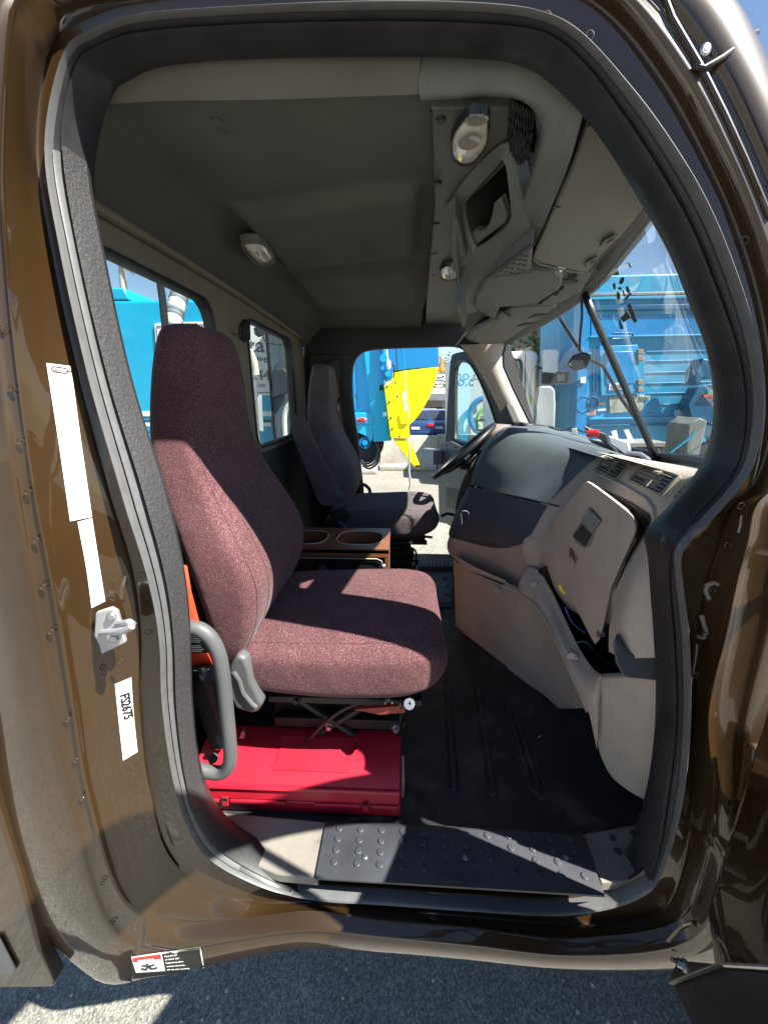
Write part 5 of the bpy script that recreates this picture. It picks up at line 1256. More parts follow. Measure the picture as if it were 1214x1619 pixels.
# ================================================================== WOODEN CONSOLE between the seats
bx = thing('seat_console', 'brown laminate console box with two oval cup wells between the seats', 'console box', (-.22, 1.0, 1.03))
X0, X1, Y0, Y1, ZT = -.52, -.035, .84, 1.10, 1.553
obj('box_body', MB().box2((X0, Y0 + .006, 1.03), (X1 - .02, Y1, 1.50)), BLACKM, bx)
obj('front_edge', MB().box2((X0, Y0, 1.515), (X1, Y0 + .012, ZT - .004)), WOOD, bx, bev=.002)
obj('corner_post', MB().box2((X1 - .018, Y0 + .001, 1.03), (X1, Y0 + .02, 1.514)), WOOD, bx, bev=.002)
obj('end_panel', MB().box2((X1 - .017, Y0 + .021, 1.03), (X1 - .002, Y1, 1.514)), WOOD, bx)
def well(cx_, hx, hy):
    o = []; n = 40
    for k in range(n):
        a = 2 * math.pi * k / n; o.append((cx_ + hx * math.copysign(abs(math.cos(a)) ** .7, math.cos(a)), (Y0 + Y1) / 2 + hy * math.copysign(abs(math.sin(a)) ** .7, math.sin(a))))
    return o
for a, b, cx_, hx in ((X0, -.29, -.40, .09), (-.288, X1, -.165, .10)):
    w_ = well(cx_, hx, .085); yc_ = (Y0 + Y1) / 2; R_ = []
    for x, y in w_:
        dx, dy = x - cx_, y - yc_; k = 1e9
        if dx: k = min(k, ((b if dx > 0 else a) - cx_) / dx)
        if dy: k = min(k, ((Y1 if dy > 0 else Y0) - yc_) / dy)
        R_.append((cx_ + dx * k, yc_ + dy * k))
    for cxx in (a, b):
        for cyy in (Y0, Y1):
            q = min(range(40), key=lambda q: (R_[q][0] - cxx) ** 2 + (R_[q][1] - cyy) ** 2); R_[q] = (cxx, cyy)
    tp = obj('box_top', MB().grid([[V(x, y, ZT - .02) for x, y in R_], [V(x, y, ZT) for x, y in R_], [V(x, y, ZT) for x, y in w_], [V(x, y, ZT - .09) for x, y in w_], [V(cx_ + (x - cx_) * .05, yc_ + (y - yc_) * .05, ZT - .09) for x, y in w_]], cv=True), WOOD, bx, smooth=30)
    obj('well_rim', MB().tube([V(x, y, ZT + .0005) for x, y in w_], .0028, 6, closed=True), BEIGE, tp)
obj('side_trim', MB().tube([V(X0, Y0 - .001, 1.51), V(X1 - .05, Y0 - .001, 1.51), V(X1 - .03, Y0 - .001, 1.50), V(X1 - .028, Y0 - .001, 1.4)], .0022, 6), BEIGE, bx)
kn = MB(); kn.tube([V(-.085, Y0 - .005, 1.455), V(-.06, Y0 - .03, 1.49)], .004, 8); kn.ell(V(-.058, Y0 - .033, 1.492), (.012, .012, .012), 12, 8)
obj('lever_knob', kn, STEEL, bx)
obj('side_latch', MB().box((-.31, Y0 - .006, 1.44), (.03, .02, .07)), NAVYG, bx, bev=.003)
# driver's seat air valve parts seen below its cushion
av = MB(); av.tube([PY(651,868,1.6), PY(652,880,1.6), PY(648,892,1.6)], .012, 8); av.ell(PY(650,896,1.6), (.02,.02,.02), 10, 6)
small('pull_cord_knob', 'pale pull cord and knob hanging below the front of the driver seat', 'knob', av, GREYW)
# ================================================================== OPEN PASSENGER DOOR (mostly beside the frame; it throws the door-shaped shadow)
def door(label, hx, hy, ex, ey, side):
    """hinge edge at (hx, hy), free edge at (ex, ey); a truck door seen edge on"""
    d = V(ex - hx, ey - hy, 0); L = np.linalg.norm(d); d /= L; n = V(-d[1], d[0], 0) * side
    P = lambda s, z, k=0.0: V(hx, hy, 0) + d * s + V(0, 0, z) + n * k
    out = [(.10, .95), (.10, 1.5), (.055, 1.6), (.045, 1.98), (.06, 2.12), (.18, 2.32), (.30, 2.5), (.40, 2.66), (.52, 2.76), (L - .06, 2.78), (L - .01, 2.73), (L, 2.65), (L, 1.2), (L - .05, 1.02), (L - .15, .95)]  # hinge edge cut back for a sun patch, top raised to widen the shadow
    win = [(.07, 1.86), (.075, 1.92), (.14, 2.06), (.26, 2.28), (.38, 2.42), (.48, 2.47), (.60, 2.48), (L - .13, 2.48), (L - .09, 2.46), (L - .075, 2.41), (L - .075, 1.92), (L - .09, 1.86)]
    O = [q for q in out if True]; n_ = 60
    Oc = cat(np.array([(*q, 0) for q in out]), 120, True); Wc = cat(np.array([(*q, 0) for q in win]), 60, True)
    c = Wc.mean(0)
    def radial(Wp):
        dv_ = Wp - c; best = None; bd = 9
        a = math.atan2(dv_[1], dv_[0])
        for q in Oc:
            e = abs((math.atan2(q[1] - c[1], q[0] - c[0]) - a + math.pi) % (2 * math.pi) - math.pi)
            if e < bd: bd = e; best = q
        return best
    Or = np.array([radial(w) for w in Wc])
    mb = MB()
    mb.grid([[P(o[0], o[1], .0) for o in Or], [P(o[0] * .75 + w[0] * .25, o[1] * .75 + w[1] * .25, -.035) for o, w in zip(Or, Wc)], [P(w[0], w[1], -.02) for w in Wc], [P(w[0], w[1], .02) for w in Wc], [P(o[0] * .75 + w[0] * .25, o[1] * .75 + w[1] * .25, .035) for o, w in zip(Or, Wc)], [P(o[0], o[1], .0) for o in Or]], cv=True)
    t = obj('cab_door', mb, PAINT, truck, smooth=50, label=label)
    obj('window_seal', MB().tube([P(*w[:2], 0) for w in Wc], .016, 8, closed=True), RUB, t)
    obj('door_glass', MB().grid([[P(w[0], w[1], 0) for w in Wc], [P(c[0] + (w[0] - c[0]) * .02, c[1] + (w[1] - c[1]) * .02, 0) for w in Wc]], cv=True), GLASS if side > 0 else DOORGL, t, smooth=0)
    obj('division_bar', MB().tube([P(.30, 1.86), P(.30, 2.34)], .012, 8), BLACKP, t)
    ip = [(.06, .98), (.06, 1.76), (.12, 1.82), (L - .1, 1.82), (L - .06, 1.76), (L - .06, 1.25), (L - .16, 1.02)]
    obj('inner_panel', MB().prism([P(*q, .03) for q in ip], n * .03), BEIGE if side > 0 else GREYP, t, bev=.012, seg=3)
    pk_ = [(.12, 1.05), (.12, 1.3), (L - .25, 1.3), (L - .25, 1.1)]
    obj('map_pocket', MB().prism([P(*q, .062) for q in pk_], n * .05), BEIGE if side > 0 else GREYP, t, bev=.012)
    obj('pull_handle', MB().tube([P(.35, 1.62, .062), P(.37, 1.64, .11), P(.6, 1.66, .11), P(.62, 1.66, .062)], .012, 8), BLACKP, t)
    rc_ = [(.62, 1.72), (.62, 1.82), (.78, 1.82), (.78, 1.72)]
    obj('release_recess', MB().prism([P(*q, .062) for q in rc_], n * .004), BLACKP, t, bev=.003)
    return t, P, L
door('open passenger door swung out beside the camera, dark bronze with a tall window', .665, -.03, .665 - .98 * math.cos(math.radians(65)), -.03 - .98 * math.sin(math.radians(65)), 1)

# black splash plate bolted along the foot of the near door
_dr = bpy.data.objects['cab_door']; _dn = V(-.9063, .4226, 0)
_pd = plane3(V(.665, -.03, 1) + _dn * .046, V(.665 - .4226, -.03 - .9063, 1) + _dn * .046, V(.665, -.03, 2) + _dn * .046)
DQ = lambda u, v, k=0.0: PL(u, v, _pd) + _dn * k
obj('splash_plate', MB().prism([DQ(*q) for q in ((1064,1560),(1082,1520),(1150,1528),(1220,1532),(1262,1536),(1262,1660),(1110,1660))], -_dn * .03), BLACKP, _dr, bev=.005, seg=3)
obj('plate_bracket', MB().prism([DQ(*q, .001) for q in ((1066,1560),(1083,1524),(1148,1531))], _dn * .012), BLACKP, _dr, bev=.003)
bt = MB(); bt.cyl(DQ(1097,1535,.012), DQ(1097,1535,.018), .010, n=20); bt.cyl(DQ(1097,1535,.018), DQ(1097,1535,.026), .007, n=6); bt.cyl(DQ(1097,1535,.026), DQ(1099,1536,.036), .004, n=10)
obj('plate_bolt', bt, STEEL, _dr)
obj('plate_trim', MB().tube([DQ(1150,1528,.004), DQ(1200,1531,.004), DQ(1262,1535,.004)], .003, 8), STEEL, _dr)
# ---- driver's door, swung out on the far side: its shapes follow what the photograph shows of it
DP = plane3((.66, 2.14, 1.0), (.50, 3.06, 1.0), (.66, 2.14, 2.0))
dn = np.array(DP[1]); dn = dn if np.dot(dn, CAM - DP[0]) > 0 else -dn
dD = lambda u, v, k=0.0: PL(u, v, (DP[0] + dn * k, DP[1]))
fo_ = [(700,780),(704,700),(707,640),(711,580),(714,563),(722,558),(745,556),(770,575),(800,640),(830,720),(830,780),(790,830),(730,838),(699,820)]
wi_ = [(719,690),(718,640),(719,590),(722,577),(729,571),(741,573),(752,588),(765,615),(778,648),(790,690),(788,700),(760,702),(735,700),(724,697)]
FO = cat([dD(*q) for q in fo_], 60, True); WI = cat([dD(*q) for q in wi_], 60, True)
wc_ = WI.mean(0)
angs = [math.atan2(p[2] - wc_[2], np.dot(p - wc_, V(.17, -.98, 0))) for p in WI]
fang = [math.atan2(p[2] - wc_[2], np.dot(p - wc_, V(.17, -.98, 0))) for p in FO]
FOr = [FO[min(range(60), key=lambda q: abs((fang[q] - a + math.pi) % (2 * math.pi) - math.pi))] for a in angs]
dd_ = obj('cab_door', MB().grid([[p - dn * .04 for p in FOr], [p for p in FOr], [p + dn * .012 for p in (np.array(FOr) * .5 + WI * .5)], list(WI), [p - dn * .03 for p in WI]], cv=True), DARKT, truck, smooth=50, label='open driver door beyond the steering wheel, black window frame over a grey panel')
obj('window_seal', MB().tube(list(WI), .012, 8, closed=True), RUB, dd_)
obj('door_glass', MB().grid([[p - dn * .012 for p in WI], [p * .02 + wc_ * .98 - dn * .012 for p in WI]], cv=True), DOORGL, dd_, smooth=0)
ipq = [(700,700),(716,697),(735,706),(756,706),(760,730),(740,790),(720,830),(698,826),(697,770)]
ipo = obj('inner_panel', MB().prism([dD(u, v, .012) for u, v in ipq], dn * .03), GREYP, dd_, bev=.01, seg=3)
obj('upper_tray', MB().prism([dD(u, v, .044) for u, v in ((703,708),(721,712),(716,738),(702,730))], dn * .006), BLACKP, dd_, bev=.003)
obj('map_pocket', MB().prism([dD(u, v, .044) for u, v in ((706,770),(730,776),(722,806),(705,801))], dn * .004), BLACKP, dd_, bev=.003)
for u, v in ((706,704),(720,707)): obj('panel_fixing', MB().cyl(dD(u, v, .042), dD(u, v, .048), .008), BLACKP, dd_)
obj('door_edge_step', MB().prism([dD(u, v, .05) for u, v in ((682,708),(700,712),(700,735),(681,728))], dn * .1), GREYW, dd_, bev=.008)

# ================================================================== THE YARD BEYOND
def flat(poly, y, depth): 
    return MB().prism([PY(u, v, y) for u, v in poly], (0, depth, 0))
# ---- concrete barrier blocks
for k, (u0, u1, y_, ztop, lab) in enumerate(((520, 596, 10.3, .95, 'weathered concrete barrier block left of the gap, below the blue truck tail'), (599, 690, 10.9, 1.02, 'broad stained concrete barrier block behind the yellow arm'), (690, 790, 11.3, 1.02, 'concrete barrier block glimpsed behind the open driver door'))):
    a, b = PY(u0, 745, y_)[0], PY(u1, 745, y_)[0]
    prof = [(0, 0), (0, .12), (.10, .2), (.16, ztop - .05), (.2, ztop), (.5, ztop), (.55, ztop - .05), (.62, .2), (.7, .12), (.7, 0)]
    G = [[V(x, y_ + p, z + .008 * math.sin(x * 5 + z * 7)) for p, z in prof] for x in np.linspace(a + .01, b - .01, 9)]
    mb = MB(); mb.prism([V(a + .01, y_ + p, z) for p, z in prof], (b - a - .02, 0, 0))
    o = obj('barrier_block', mb, CONC, None, off=(a, y_, 0), bev=.03, seg=2); tagp(o, lab, 'concrete barrier', 'concrete barrier blocks along the yard')
# ---- refuse truck tail: blue body, yellow tailgate, arm
rt = thing('refuse_truck', 'blue refuse truck rear with a bright yellow curved tailgate, beyond the driver doorway', 'garbage truck', PY(620, 745, 7.0) * V(1, 1, 0))
yt = 7.0
obj('body', flat([(480,480),(600,480),(603,560),(610,640),(619,697),(590,699),(562,652),(480,650)], yt, 2.4), CYAN, rt, bev=.02)
obj('body_side_panel', flat([(480,520),(558,520),(564,648),(480,648)], yt - .05, .04), BLUE2, rt, bev=.01)
obj('corner_channel', flat([(571,520),(598,520),(607,600),(616,697),(591,698),(580,600)], yt - .10, .10), CYAN, rt, bev=.012)
tgq = [(610,490),(700,490),(693,545),(694,580),(640,584),(616,588)]
obj('tailgate_upper', flat(tgq, yt - .02, 1.6), BLUE2, rt, bev=.015)
yq = [(617,590),(640,586),(694,580),(689,600),(680,625),(668,648),(655,665),(648,671),(640,690),(625,690)]
obj('tailgate', flat(yq, yt - .03, 1.6), YEL, rt, bev=.015)
obj('tailgate_seam', MB().tube([PY(634,490,yt-.07), PY(640,585,yt-.07), PY(648,670,yt-.05)], .005, 6), CYAN, rt)
aq_ = [(607,610),(622,603),(642,606),(648,693),(636,694),(617,692)]
arm = obj('lift_arm', flat(aq_, yt - .22, .2), YEL, rt, bev=.02)
obj('arm_flange', flat([(607,610),(616,608),(628,693),(617,691)], yt - .26, .05), YEL, arm, bev=.008)
for u, v in ((612,611),(615,636),(618,661),(620,678),(625,605),(628,627),(631,690)): obj('arm_bolt', MB().cyl(PY(u, v, yt - .27), PY(u, v, yt - .24), .018), BLACKM, arm)
obj('arm_bracket', flat([(630,655),(636,655),(638,668),(645,667),(645,670),(634,671)], yt - .25, .05), YEL, arm, bev=.006)
obj('reflector_strip', flat([(636,620),(640,618),(644,648),(639,650)], yt - .225, .02), WHITE, arm)
foot = [(621,694),(648,696),(655,715),(664,737),(663,741),(656,740),(645,727)]
obj('arm_foot', flat(foot, yt - .2, .16), YEL, rt, bev=.015)
obj('foot_socket', flat([(656,736),(664,735),(664,739),(657,740)], yt - .21, .02), BLACKM, rt)
pv = obj('pivot_bracket', flat([(602,570),(608,562),(616,572),(622,585),(620,600),(611,604),(604,598)], yt - .2, .12), BLUE2, rt, bev=.02)
for u, v, r in ((606,566,.07),(613,591,.05),(605,582,.035)): obj('pivot_pin', MB().cyl(PY(u, v, yt - .24), PY(u, v, yt - .12), r), CYAN, pv)
obj('hydraulic_ram', MB().cyl(PY(606,500,yt-.15), PY(606,566,yt-.15), .05), BLUE2, rt)
obj('ram_hose', MB().tube(list(cat([PY(u, v, yt - .2) for u, v in ((613,578),(621,575),(624,584),(622,598))], 14)), .012, 6), BLACKP, rt)
obj('work_lamp', MB().ell(PY(614,577,yt-.2), (.05,.05,.09), 12, 8), WHT, rt)
obj('side_marker', flat([(600,609),(605,608),(606,617),(600,618)], yt - .12, .03), BLACKP, rt)
obj('reflector', flat([(605,652),(611,651),(612,658),(606,659)], yt - .12, .03), WHITE, rt)
lb = obj('light_bar', flat([(480,655),(588,652),(590,670),(480,672)], yt - .12, .3), CYAN, rt, bev=.015)
obj('tail_lamp', MB().tube([PY(565,664,yt-.14), PY(568,664,yt-.15), PY(576,664,yt-.15), PY(579,664,yt-.14)], [.03,.045,.045,.03], 12), RED, lb)
obj('wheel_guard', flat([(480,672),(588,670),(590,690),(586,699),(580,690),(566,684),(480,684)], yt - .1, .6), CYAN, rt, bev=.01)
wh_ = MB(); wh_.tube([PY(574,698,yt+.1), PY(574,698,yt+.35)], .42, 28); obj('rear_wheel', wh_, BLACKM, rt)
hbq = obj('hub_motor', MB().cyl(PY(577,700,yt-.08), PY(577,700,yt+.08), .12), DKBLUE, rt)
obj('hub_cap', MB().cyl(PY(577,700,yt-.12), PY(577,700,yt-.07), .05), BLUE2, hbq)
for off_ in (0, 4, 8):
    obj('air_hose', MB().tube(list(cat([PY(u + off_ * .4, v + off_, yt - .05) for u, v in ((594,700),(597,712),(592,726),(580,733),(570,728))], 18)), .022, 8), BLACKP, rt)
st_ = obj('hanging_strap', MB().grid([[PY(u, v, yt - .3), PY(u + w, v, yt - .31)] for u, v, w in ((646,692,2),(646,720,2),(645,745,3),(647,765,4),(645,776,1))]), mat('dusty_strap', (.45,.42,.37), .9), None, off=PY(646,692,yt-.3), solid=.006)
tagp(st_, 'thin pale strap hanging down from the yellow arm', 'strap')
# ---- parked cars, shop, cone and trees far behind
def car(label, u0, u1, vb, y, m, flip):
    a, b = PY(u0, vb, y), PY(u1, vb, y); Lc = b[0] - a[0]; hgt = 1.45
    t = thing('parked_car', label, 'car', (a[0], y, 0), 'cars parked across the road')
    c = (a + b) / 2; bx_ = c[0]; z0 = 0.0
    w = 1.75; l = 4.2
    prof = [(0, .35), (0, .8), (.08, .95), (.9, 1.02), (1.5, 1.45), (2.9, 1.5), (3.9, 1.05), (4.2, .9), (4.2, .35)]
    if flip: pass
    G = [[V(bx_ + (f - .5) * w, y + p, z) for f in (0.0, .06, .5, .94, 1.0)] for p, z in prof]
    for i, (p, z) in enumerate(prof):
        if z > 1.1:
            for j, f in enumerate((.12, .16, .5, .84, .88)): G[i][j] = V(bx_ + (f - .5) * w, y + p, z)
    mb = MB(); mb.grid(G)
    mb.prism([V(bx_ - w / 2, y + p, z) for p, z in prof if z < 1.06], (.01, 0, 0)); mb.prism([V(bx_ + w / 2 - .01, y + p, z) for p, z in prof if z < 1.06], (.01, 0, 0))
    obj('car_body', mb, m, t, smooth=50)
    obj('rear_window', MB().prism([V(bx_ - .66, y + .96, 1.08), V(bx_ + .66, y + .96, 1.08), V(bx_ + .56, y + 1.44, 1.42), V(bx_ - .56, y + 1.44, 1.42)], (0, -.02, .01)), SKYGL, t)
    for s in (-1, 1):
        obj('tail_lamp', MB().box((bx_ + s * .68, y - .01, .86), (.28, .04, .14)), RED, t, bev=.02)
        obj('wheel', MB().cyl(V(bx_ + s * .86, y + .75, .32), V(bx_ + s * .66, y + .75, .32), .32, n=20), BLACKM, t)
    obj('number_plate', MB().box((bx_, y - .012, .72), (.4, .02, .12)), WHITE, t)
    obj('bumper', MB().box((bx_, y - .03, .45), (w * .98, .12, .22)), m, t, bev=.03)
    return t
car('dark blue car parked beyond the barrier, nearest the yellow tailgate', 645, 668, 690, 18.0, CARB, 0)
car('white car parked between the two dark ones beyond the barrier', 664, 686, 690, 19.5, CARW, 0)
car('dark blue car parked beyond the barrier, nearest the open driver door', 682, 704, 690, 18.4, CARB, 0)
ys_ = 42.0
bs = thing('shop_building', 'low pale shop with a wide roof and red sign beyond the parked cars', 'building', PY(680, 690, ys_) * V(1, 1, 0))
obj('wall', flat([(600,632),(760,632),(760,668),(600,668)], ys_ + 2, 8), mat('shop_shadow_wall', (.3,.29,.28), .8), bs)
obj('roof', MB().grid([[PY(600,606,ys_+6), PY(760,606,ys_+6)], [PY(600,622,ys_), PY(760,622,ys_)]]), ROOFM, bs, solid=.25)
obj('fascia', flat([(600,622),(760,622),(760,633),(600,633)], ys_ - .1, .5), GREYW, bs)
obj('red_sign', flat([(679,644),(688,644),(688,648),(679,648)], ys_ + 1.8, .2), mat('red_sign_face', (.6,.02,.02), .4), bs)
for u in (622, 650, 668, 700, 725): obj('post', flat([(u,633),(u+2,633),(u+2,668),(u,668)], ys_ + .4, .2), GREYW, bs)
for u in (630, 655, 690, 712): obj('window', flat([(u,644),(u+14,644),(u+14,662),(u,662)], ys_ + 1.9, .2), SKYGL, bs)
bil = thing('roof_sign', 'small white roof sign board above the shop behind the yellow tailgate', 'sign', PY(696, 604, ys_ + 3)); obj('board', flat([(684,592),(704,592),(704,607),(684,607)], ys_ + 3, .2), WHITE, bil)
for u in (688, 700): obj('sign_post', flat([(u,607),(u+1,607),(u+1,615),(u,615)], ys_ + 3.05, .1), GREYW, bil)
for vv in (596, 600): obj('sign_line', flat([(687,vv),(701,vv),(701,vv+1.5),(687,vv+1.5)], ys_ + 2.97, .02), INKG, bil)
cn = MB(); cc_ = PY(697, 588, 7.4); cn.tube([cc_, cc_ + V(0, 0, .02)], .1, 12); cn.tube([cc_ + V(0, 0, .02), cc_ + V(0, 0, .26)], [.07, .02], 14)
tagp(obj('traffic_cone', cn, ORNG, None, off=cc_), 'orange cone standing on the edge of the yellow tailgate', 'cone')
random.seed(11)
def tree(label, c, H, R, nleaf, seedk, leaf=.35):
    random.seed(seedk); t = thing('leafy_tree', label, 'tree', c, 'trees beyond the yard')
    tr_ = MB(); tr_.tube([V(*c), V(*c) + V(.05, 0, H * .35), V(*c) + V(-.05, .1, H * .7)], [H * .035, H * .025, H * .01], 8)
    for k in range(6):
        a = k * 1.05; p = V(*c) + V(0, 0, H * (.35 + .06 * k)); tr_.tube([p, p + V(math.cos(a) * R * .6, math.sin(a) * R * .6, H * .2)], [H * .012, .01], 6)
    obj('trunk', tr_, mat('bark' + str(seedk), (.12, .09, .065), .9), t)
    lf = MB(); cl = [(random.gauss(0, .42) * R, random.gauss(0, .42) * R, H * random.uniform(.42, .98)) for _ in range(38)]
    for i in range(nleaf):
        q = random.choice(cl); s = leaf * random.uniform(.6, 1.3)
        p = V(*c) + V(q[0] + random.gauss(0, .2) * R, q[1] + random.gauss(0, .2) * R, q[2] + random.gauss(0, .09) * H)
        M_ = Matrix.Rotation(random.uniform(0, 6.3), 3, 'Z') @ Matrix.Rotation(random.uniform(-1, 1), 3, 'X')
        vs = [M_ @ Vector(w) for w in ((-s * .3, 0, 0), (0, -s * .5, .02), (s * .3, 0, 0), (0, s * .5, .02))]
        lf.add([np.array(w) + p for w in vs], [(0, 1, 2, 3)])
    obj('crown', lf, GREEN, t, smooth=0, kind='stuff')
tree('leafy tree behind the shop and its roof sign', tuple(PY(712, 690, 48.0) * V(1, 1, 0)), 6.6, 3.4, 2600, 5)

# ---- blue recycling truck seen through the rear windows
yl = 5.2
lt_ = thing('recycling_truck', 'bright cyan recycling truck with a white lettered sign panel, seen through the rear windows', 'truck', PY(300, 690, yl) * V(1, 1, 0))
a_, b_ = PY(120, 640, yl), PY(482, 640, yl); zt = PY(260, 474, yl)[2]
obj('body', MB().box2((a_[0], yl, .95), (b_[0], yl + 2.3, zt)), CYAN, lt_, bev=.04)
obj('raised_roof', flat([(120,455),(195,455),(205,474),(120,474)], yl + .01, 1.5), CYAN, lt_, bev=.02)
pn_ = [(243,520),(250,510),(330,504),(405,500),(462,500),(462,623),(405,626),(260,628),(250,610)]
pq = [PY(u, v, yl - .03) for u, v in ((244,511),(470,503),(470,624),(252,631))]
sg = obj('sign_panel', MB().prism(pq, (0, .03, 0)), WHT, lt_, bev=.008)
ins = [PY(u, v, yl - .034) for u, v in ((248,516),(466,508),(466,619),(256,626))]
obj('sign_border', MB().tube(ins, .006, 6, closed=True), INKG, sg, smooth=0)
kf = (yl - .62 + 1.24) ; PXM = 1.0 / FPX
def sgn(s, u, v, hpx, nm):
    o = PY(u, v, yl - .036); top = PY(u, v - hpx, yl - .036); size = (top[2] - o[2]) / .72
    text(nm, s, INKG if nm != 'sign_name' else mat('sign_grey', (.12,.12,.12), .6), sg, o, V(1, 0, .0), V(0, 0, 1), size, ext=.002)
sgn('ta', 394, 557, 26, 'sign_name'); sgn('cling', 401.5, 571, 9, 'sign_word'); sgn('444', 395, 601, 17, 'sign_number'); sgn('c.co', 402.5, 612, 8, 'sign_address')
for v0, v1, m_ in ((650,658,WHT), (664,668,DKBLUE), (668,674,WHT), (676,681,CYAN)):
    obj('side_stripe', MB().prism([PY(140, v0, yl - .012), PY(482, v0, yl - .012), PY(482, v1, yl - .012), PY(140, v1, yl - .012)], (0, .012, 0)), m_, lt_)
obj('side_lamp', MB().box(PY(432, 671, yl - .02), (.06, .03, .05)), RED, lt_)
obj('chassis', MB().box2((a_[0], yl + .1, .45), (b_[0], yl + 2.1, .94)), BLACKM, lt_)
for uu in (180, 240, 350, 450): obj('wheel', MB().cyl(PY(uu, 720, yl + .05) * V(1, 1, 0) + V(0, 0, .5), PY(uu, 720, yl + .4) * V(1, 1, 0) + V(0, 0, .5), .5, n=24), BLACKM, lt_)
# dark tank or cab side right of the sign
tk_ = thing('parked_trailer', 'dusty dark slate trailer side between the sign panel and the driver seat', 'trailer', PY(450, 690, 4.6) * V(1, 1, 0))
obj('side', MB().box2(PY(428, 600, 4.6) * V(1, 1, 0) + V(0, 0, .6), PY(486, 600, 4.6) * V(1, 1, 0) + V(0, 1.2, PY(440, 470, 4.6)[2])), mat('dusty_slate', (.07,.10,.125), .6, noise=(3,.3), wear=(5,.55,(.14,.17,.18),.8), stretch=(6,6,.8)), tk_, bev=.01)
obj('side_post', MB().box2(PY(425, 600, 4.58) * V(1, 1, 0) + V(0, 0, .6), PY(429, 600, 4.58) * V(1, 1, 0) + V(0, .1, PY(427, 470, 4.6)[2])), BLACKM, tk_)
obj('splash_plate', MB().prism([PY(u, v, 4.52) for u, v in ((430,590),(437,584),(448,582),(456,592),(456,620),(430,630))], (0, .05, 0)), mat('dark_slate_plate', (.03,.045,.055), .6), tk_, bev=.01)
# bent white grab rail and the exhaust stack behind our cab
gr = obj('white_rail', MB().tube(list(cat([PY(u, v, 2.9) for u, v in ((482,625),(466,632),(454,644),(450,660),(451,690),(453,740))], 30)), .022, 10), WHT, None, off=PY(453,740,2.9))
tagp(gr, 'bent white grab rail outside the farther rear window', 'rail')
ex = thing('exhaust_stack', 'slim steel exhaust stack with a dented tip outside the farther rear window', 'exhaust', PX(408, 720, -1.1))
obj('pipe', MB().tube([PX(u, v, -1.1) for u, v in ((402,596),(404,640),(410,720),(414,800))], .018, 12), STEEL, ex)
obj('heat_shield', MB().tube([PX(u, v, -1.1) for u, v in ((397,552),(401,572),(404,592))], [.012,.03,.03], 12), mat('ivory_sleeve', (.62,.6,.5), .6), ex)
obj('clamp', MB().tube([PX(403,594,-1.1), PX(403.3,599,-1.1)], .036, 14), STEEL, ex)
obj('bracket', MB().prism([PX(u, v, -1.12) for u, v in ((402,624),(409,630),(414,624),(415,650),(417,682),(408,680),(404,650))], (-.02, .01, 0)), mat('pale_steel_plate', (.3,.34,.36), .5), ex)
# spiral wrapped hose and black mast outside the nearer rear window
hp = cat([PX(u, v, -1.25) for u, v in ((268,560),(272,525),(277,495),(284,468),(292,452),(302,444),(312,440))], 29)
hz_ = thing('wrapped_hose', 'bent exhaust hose wrapped in grey and white bands above the burgundy seat', 'hose', hp[0])
WB, GB = mat('pale_band', (.6,.62,.6), .6), mat('slate_band', (.16,.19,.21), .6)
for k in range(28):
    a, b = hp[k], hp[k + 1]
    obj('wrap_band', MB().tube([a, (a + b) / 2, b], [.043, .049, .044], 12), WB if (k // 2) % 2 else GB, hz_)
ms = MB().tube([PX(u, v, -1.0) for u, v in ((247,405),(257,470),(262,520),(270,620))], .015, 8)
tagp(obj('black_mast', ms, BLACKM, None, off=PX(270,620,-1.0)), 'thin black mast standing outside the nearer rear window', 'mast')
# ---- utility pole with cross arms and wires
yp = 24.0
up_ = thing('utility_pole', 'tall pale utility pole with crossarms in the nearer rear window', 'utility pole', PY(205, 690, yp) * V(1, 1, 0))
pb, pt = PY(208, 640, yp), PY(186, 340, yp)
obj('pole', MB().tube([V(pb[0], yp, 0), V(pt[0] * .5 + pb[0] * .5, yp, pt[2] * .5), pt], [.22, .2, .17], 12), WOODP, up_)
for (u0, v0, u1, v1) in ((150,388,212,432), (158,402,202,402), (160,372,215,388)):
    obj('crossarm', MB().tube([PY(u0, v0, yp - .2), PY(u1, v1, yp - .2)], .1, 6), WOODP, up_)
for u, v in ((166,394),(178,378),(196,415),(206,428),(182,362)):
    obj('insulator', MB().tube([PY(u, v, yp - .25), PY(u, v - 5, yp - .25)], [.07, .05], 8), WHT, up_)
for k, pts in enumerate((((150,365),(180,372),(260,430),(330,478)), ((150,378),(210,385),(290,440),(340,482)), ((206,405),(225,408),(240,402)), ((180,385),(205,380),(235,396)), ((150,345),(240,405),(340,470)))):
    w_ = obj('power_line', MB().tube(list(cat([PY(u, v, yp - .3) for u, v in pts], 24)), .022, 5), BLACKM, None, off=PY(*pts[0], yp - .3))
    tagp(w_, ('upper power line sloping from the pole towards the hose', 'lower power line sloping from the pole, parallel to the upper one', 'short power line curling right of the lowest pole crossarm', 'slack power line dipping right of the pole by its middle crossarm', 'topmost power line crossing high above the hose and mast')[k], 'power line', 'power lines strung from the utility pole')
ca_ = MB(); ca_.prism([PX(u, v, -1.4) for u, v in ((406,517),(418,520),(420,528),(414,532),(408,528))], (-.05, .05, 0)); ca_.tube(list(cat([PX(u, v, -1.4) for u, v in ((416,528),(418,537),(424,542),(440,545),(455,544))], 18)), .007, 6)
tagp(obj('work_light', ca_, BLACKP, None, off=PX(416,528,-1.4)), 'small black lamp on a cable across the top of the sign', 'lamp')

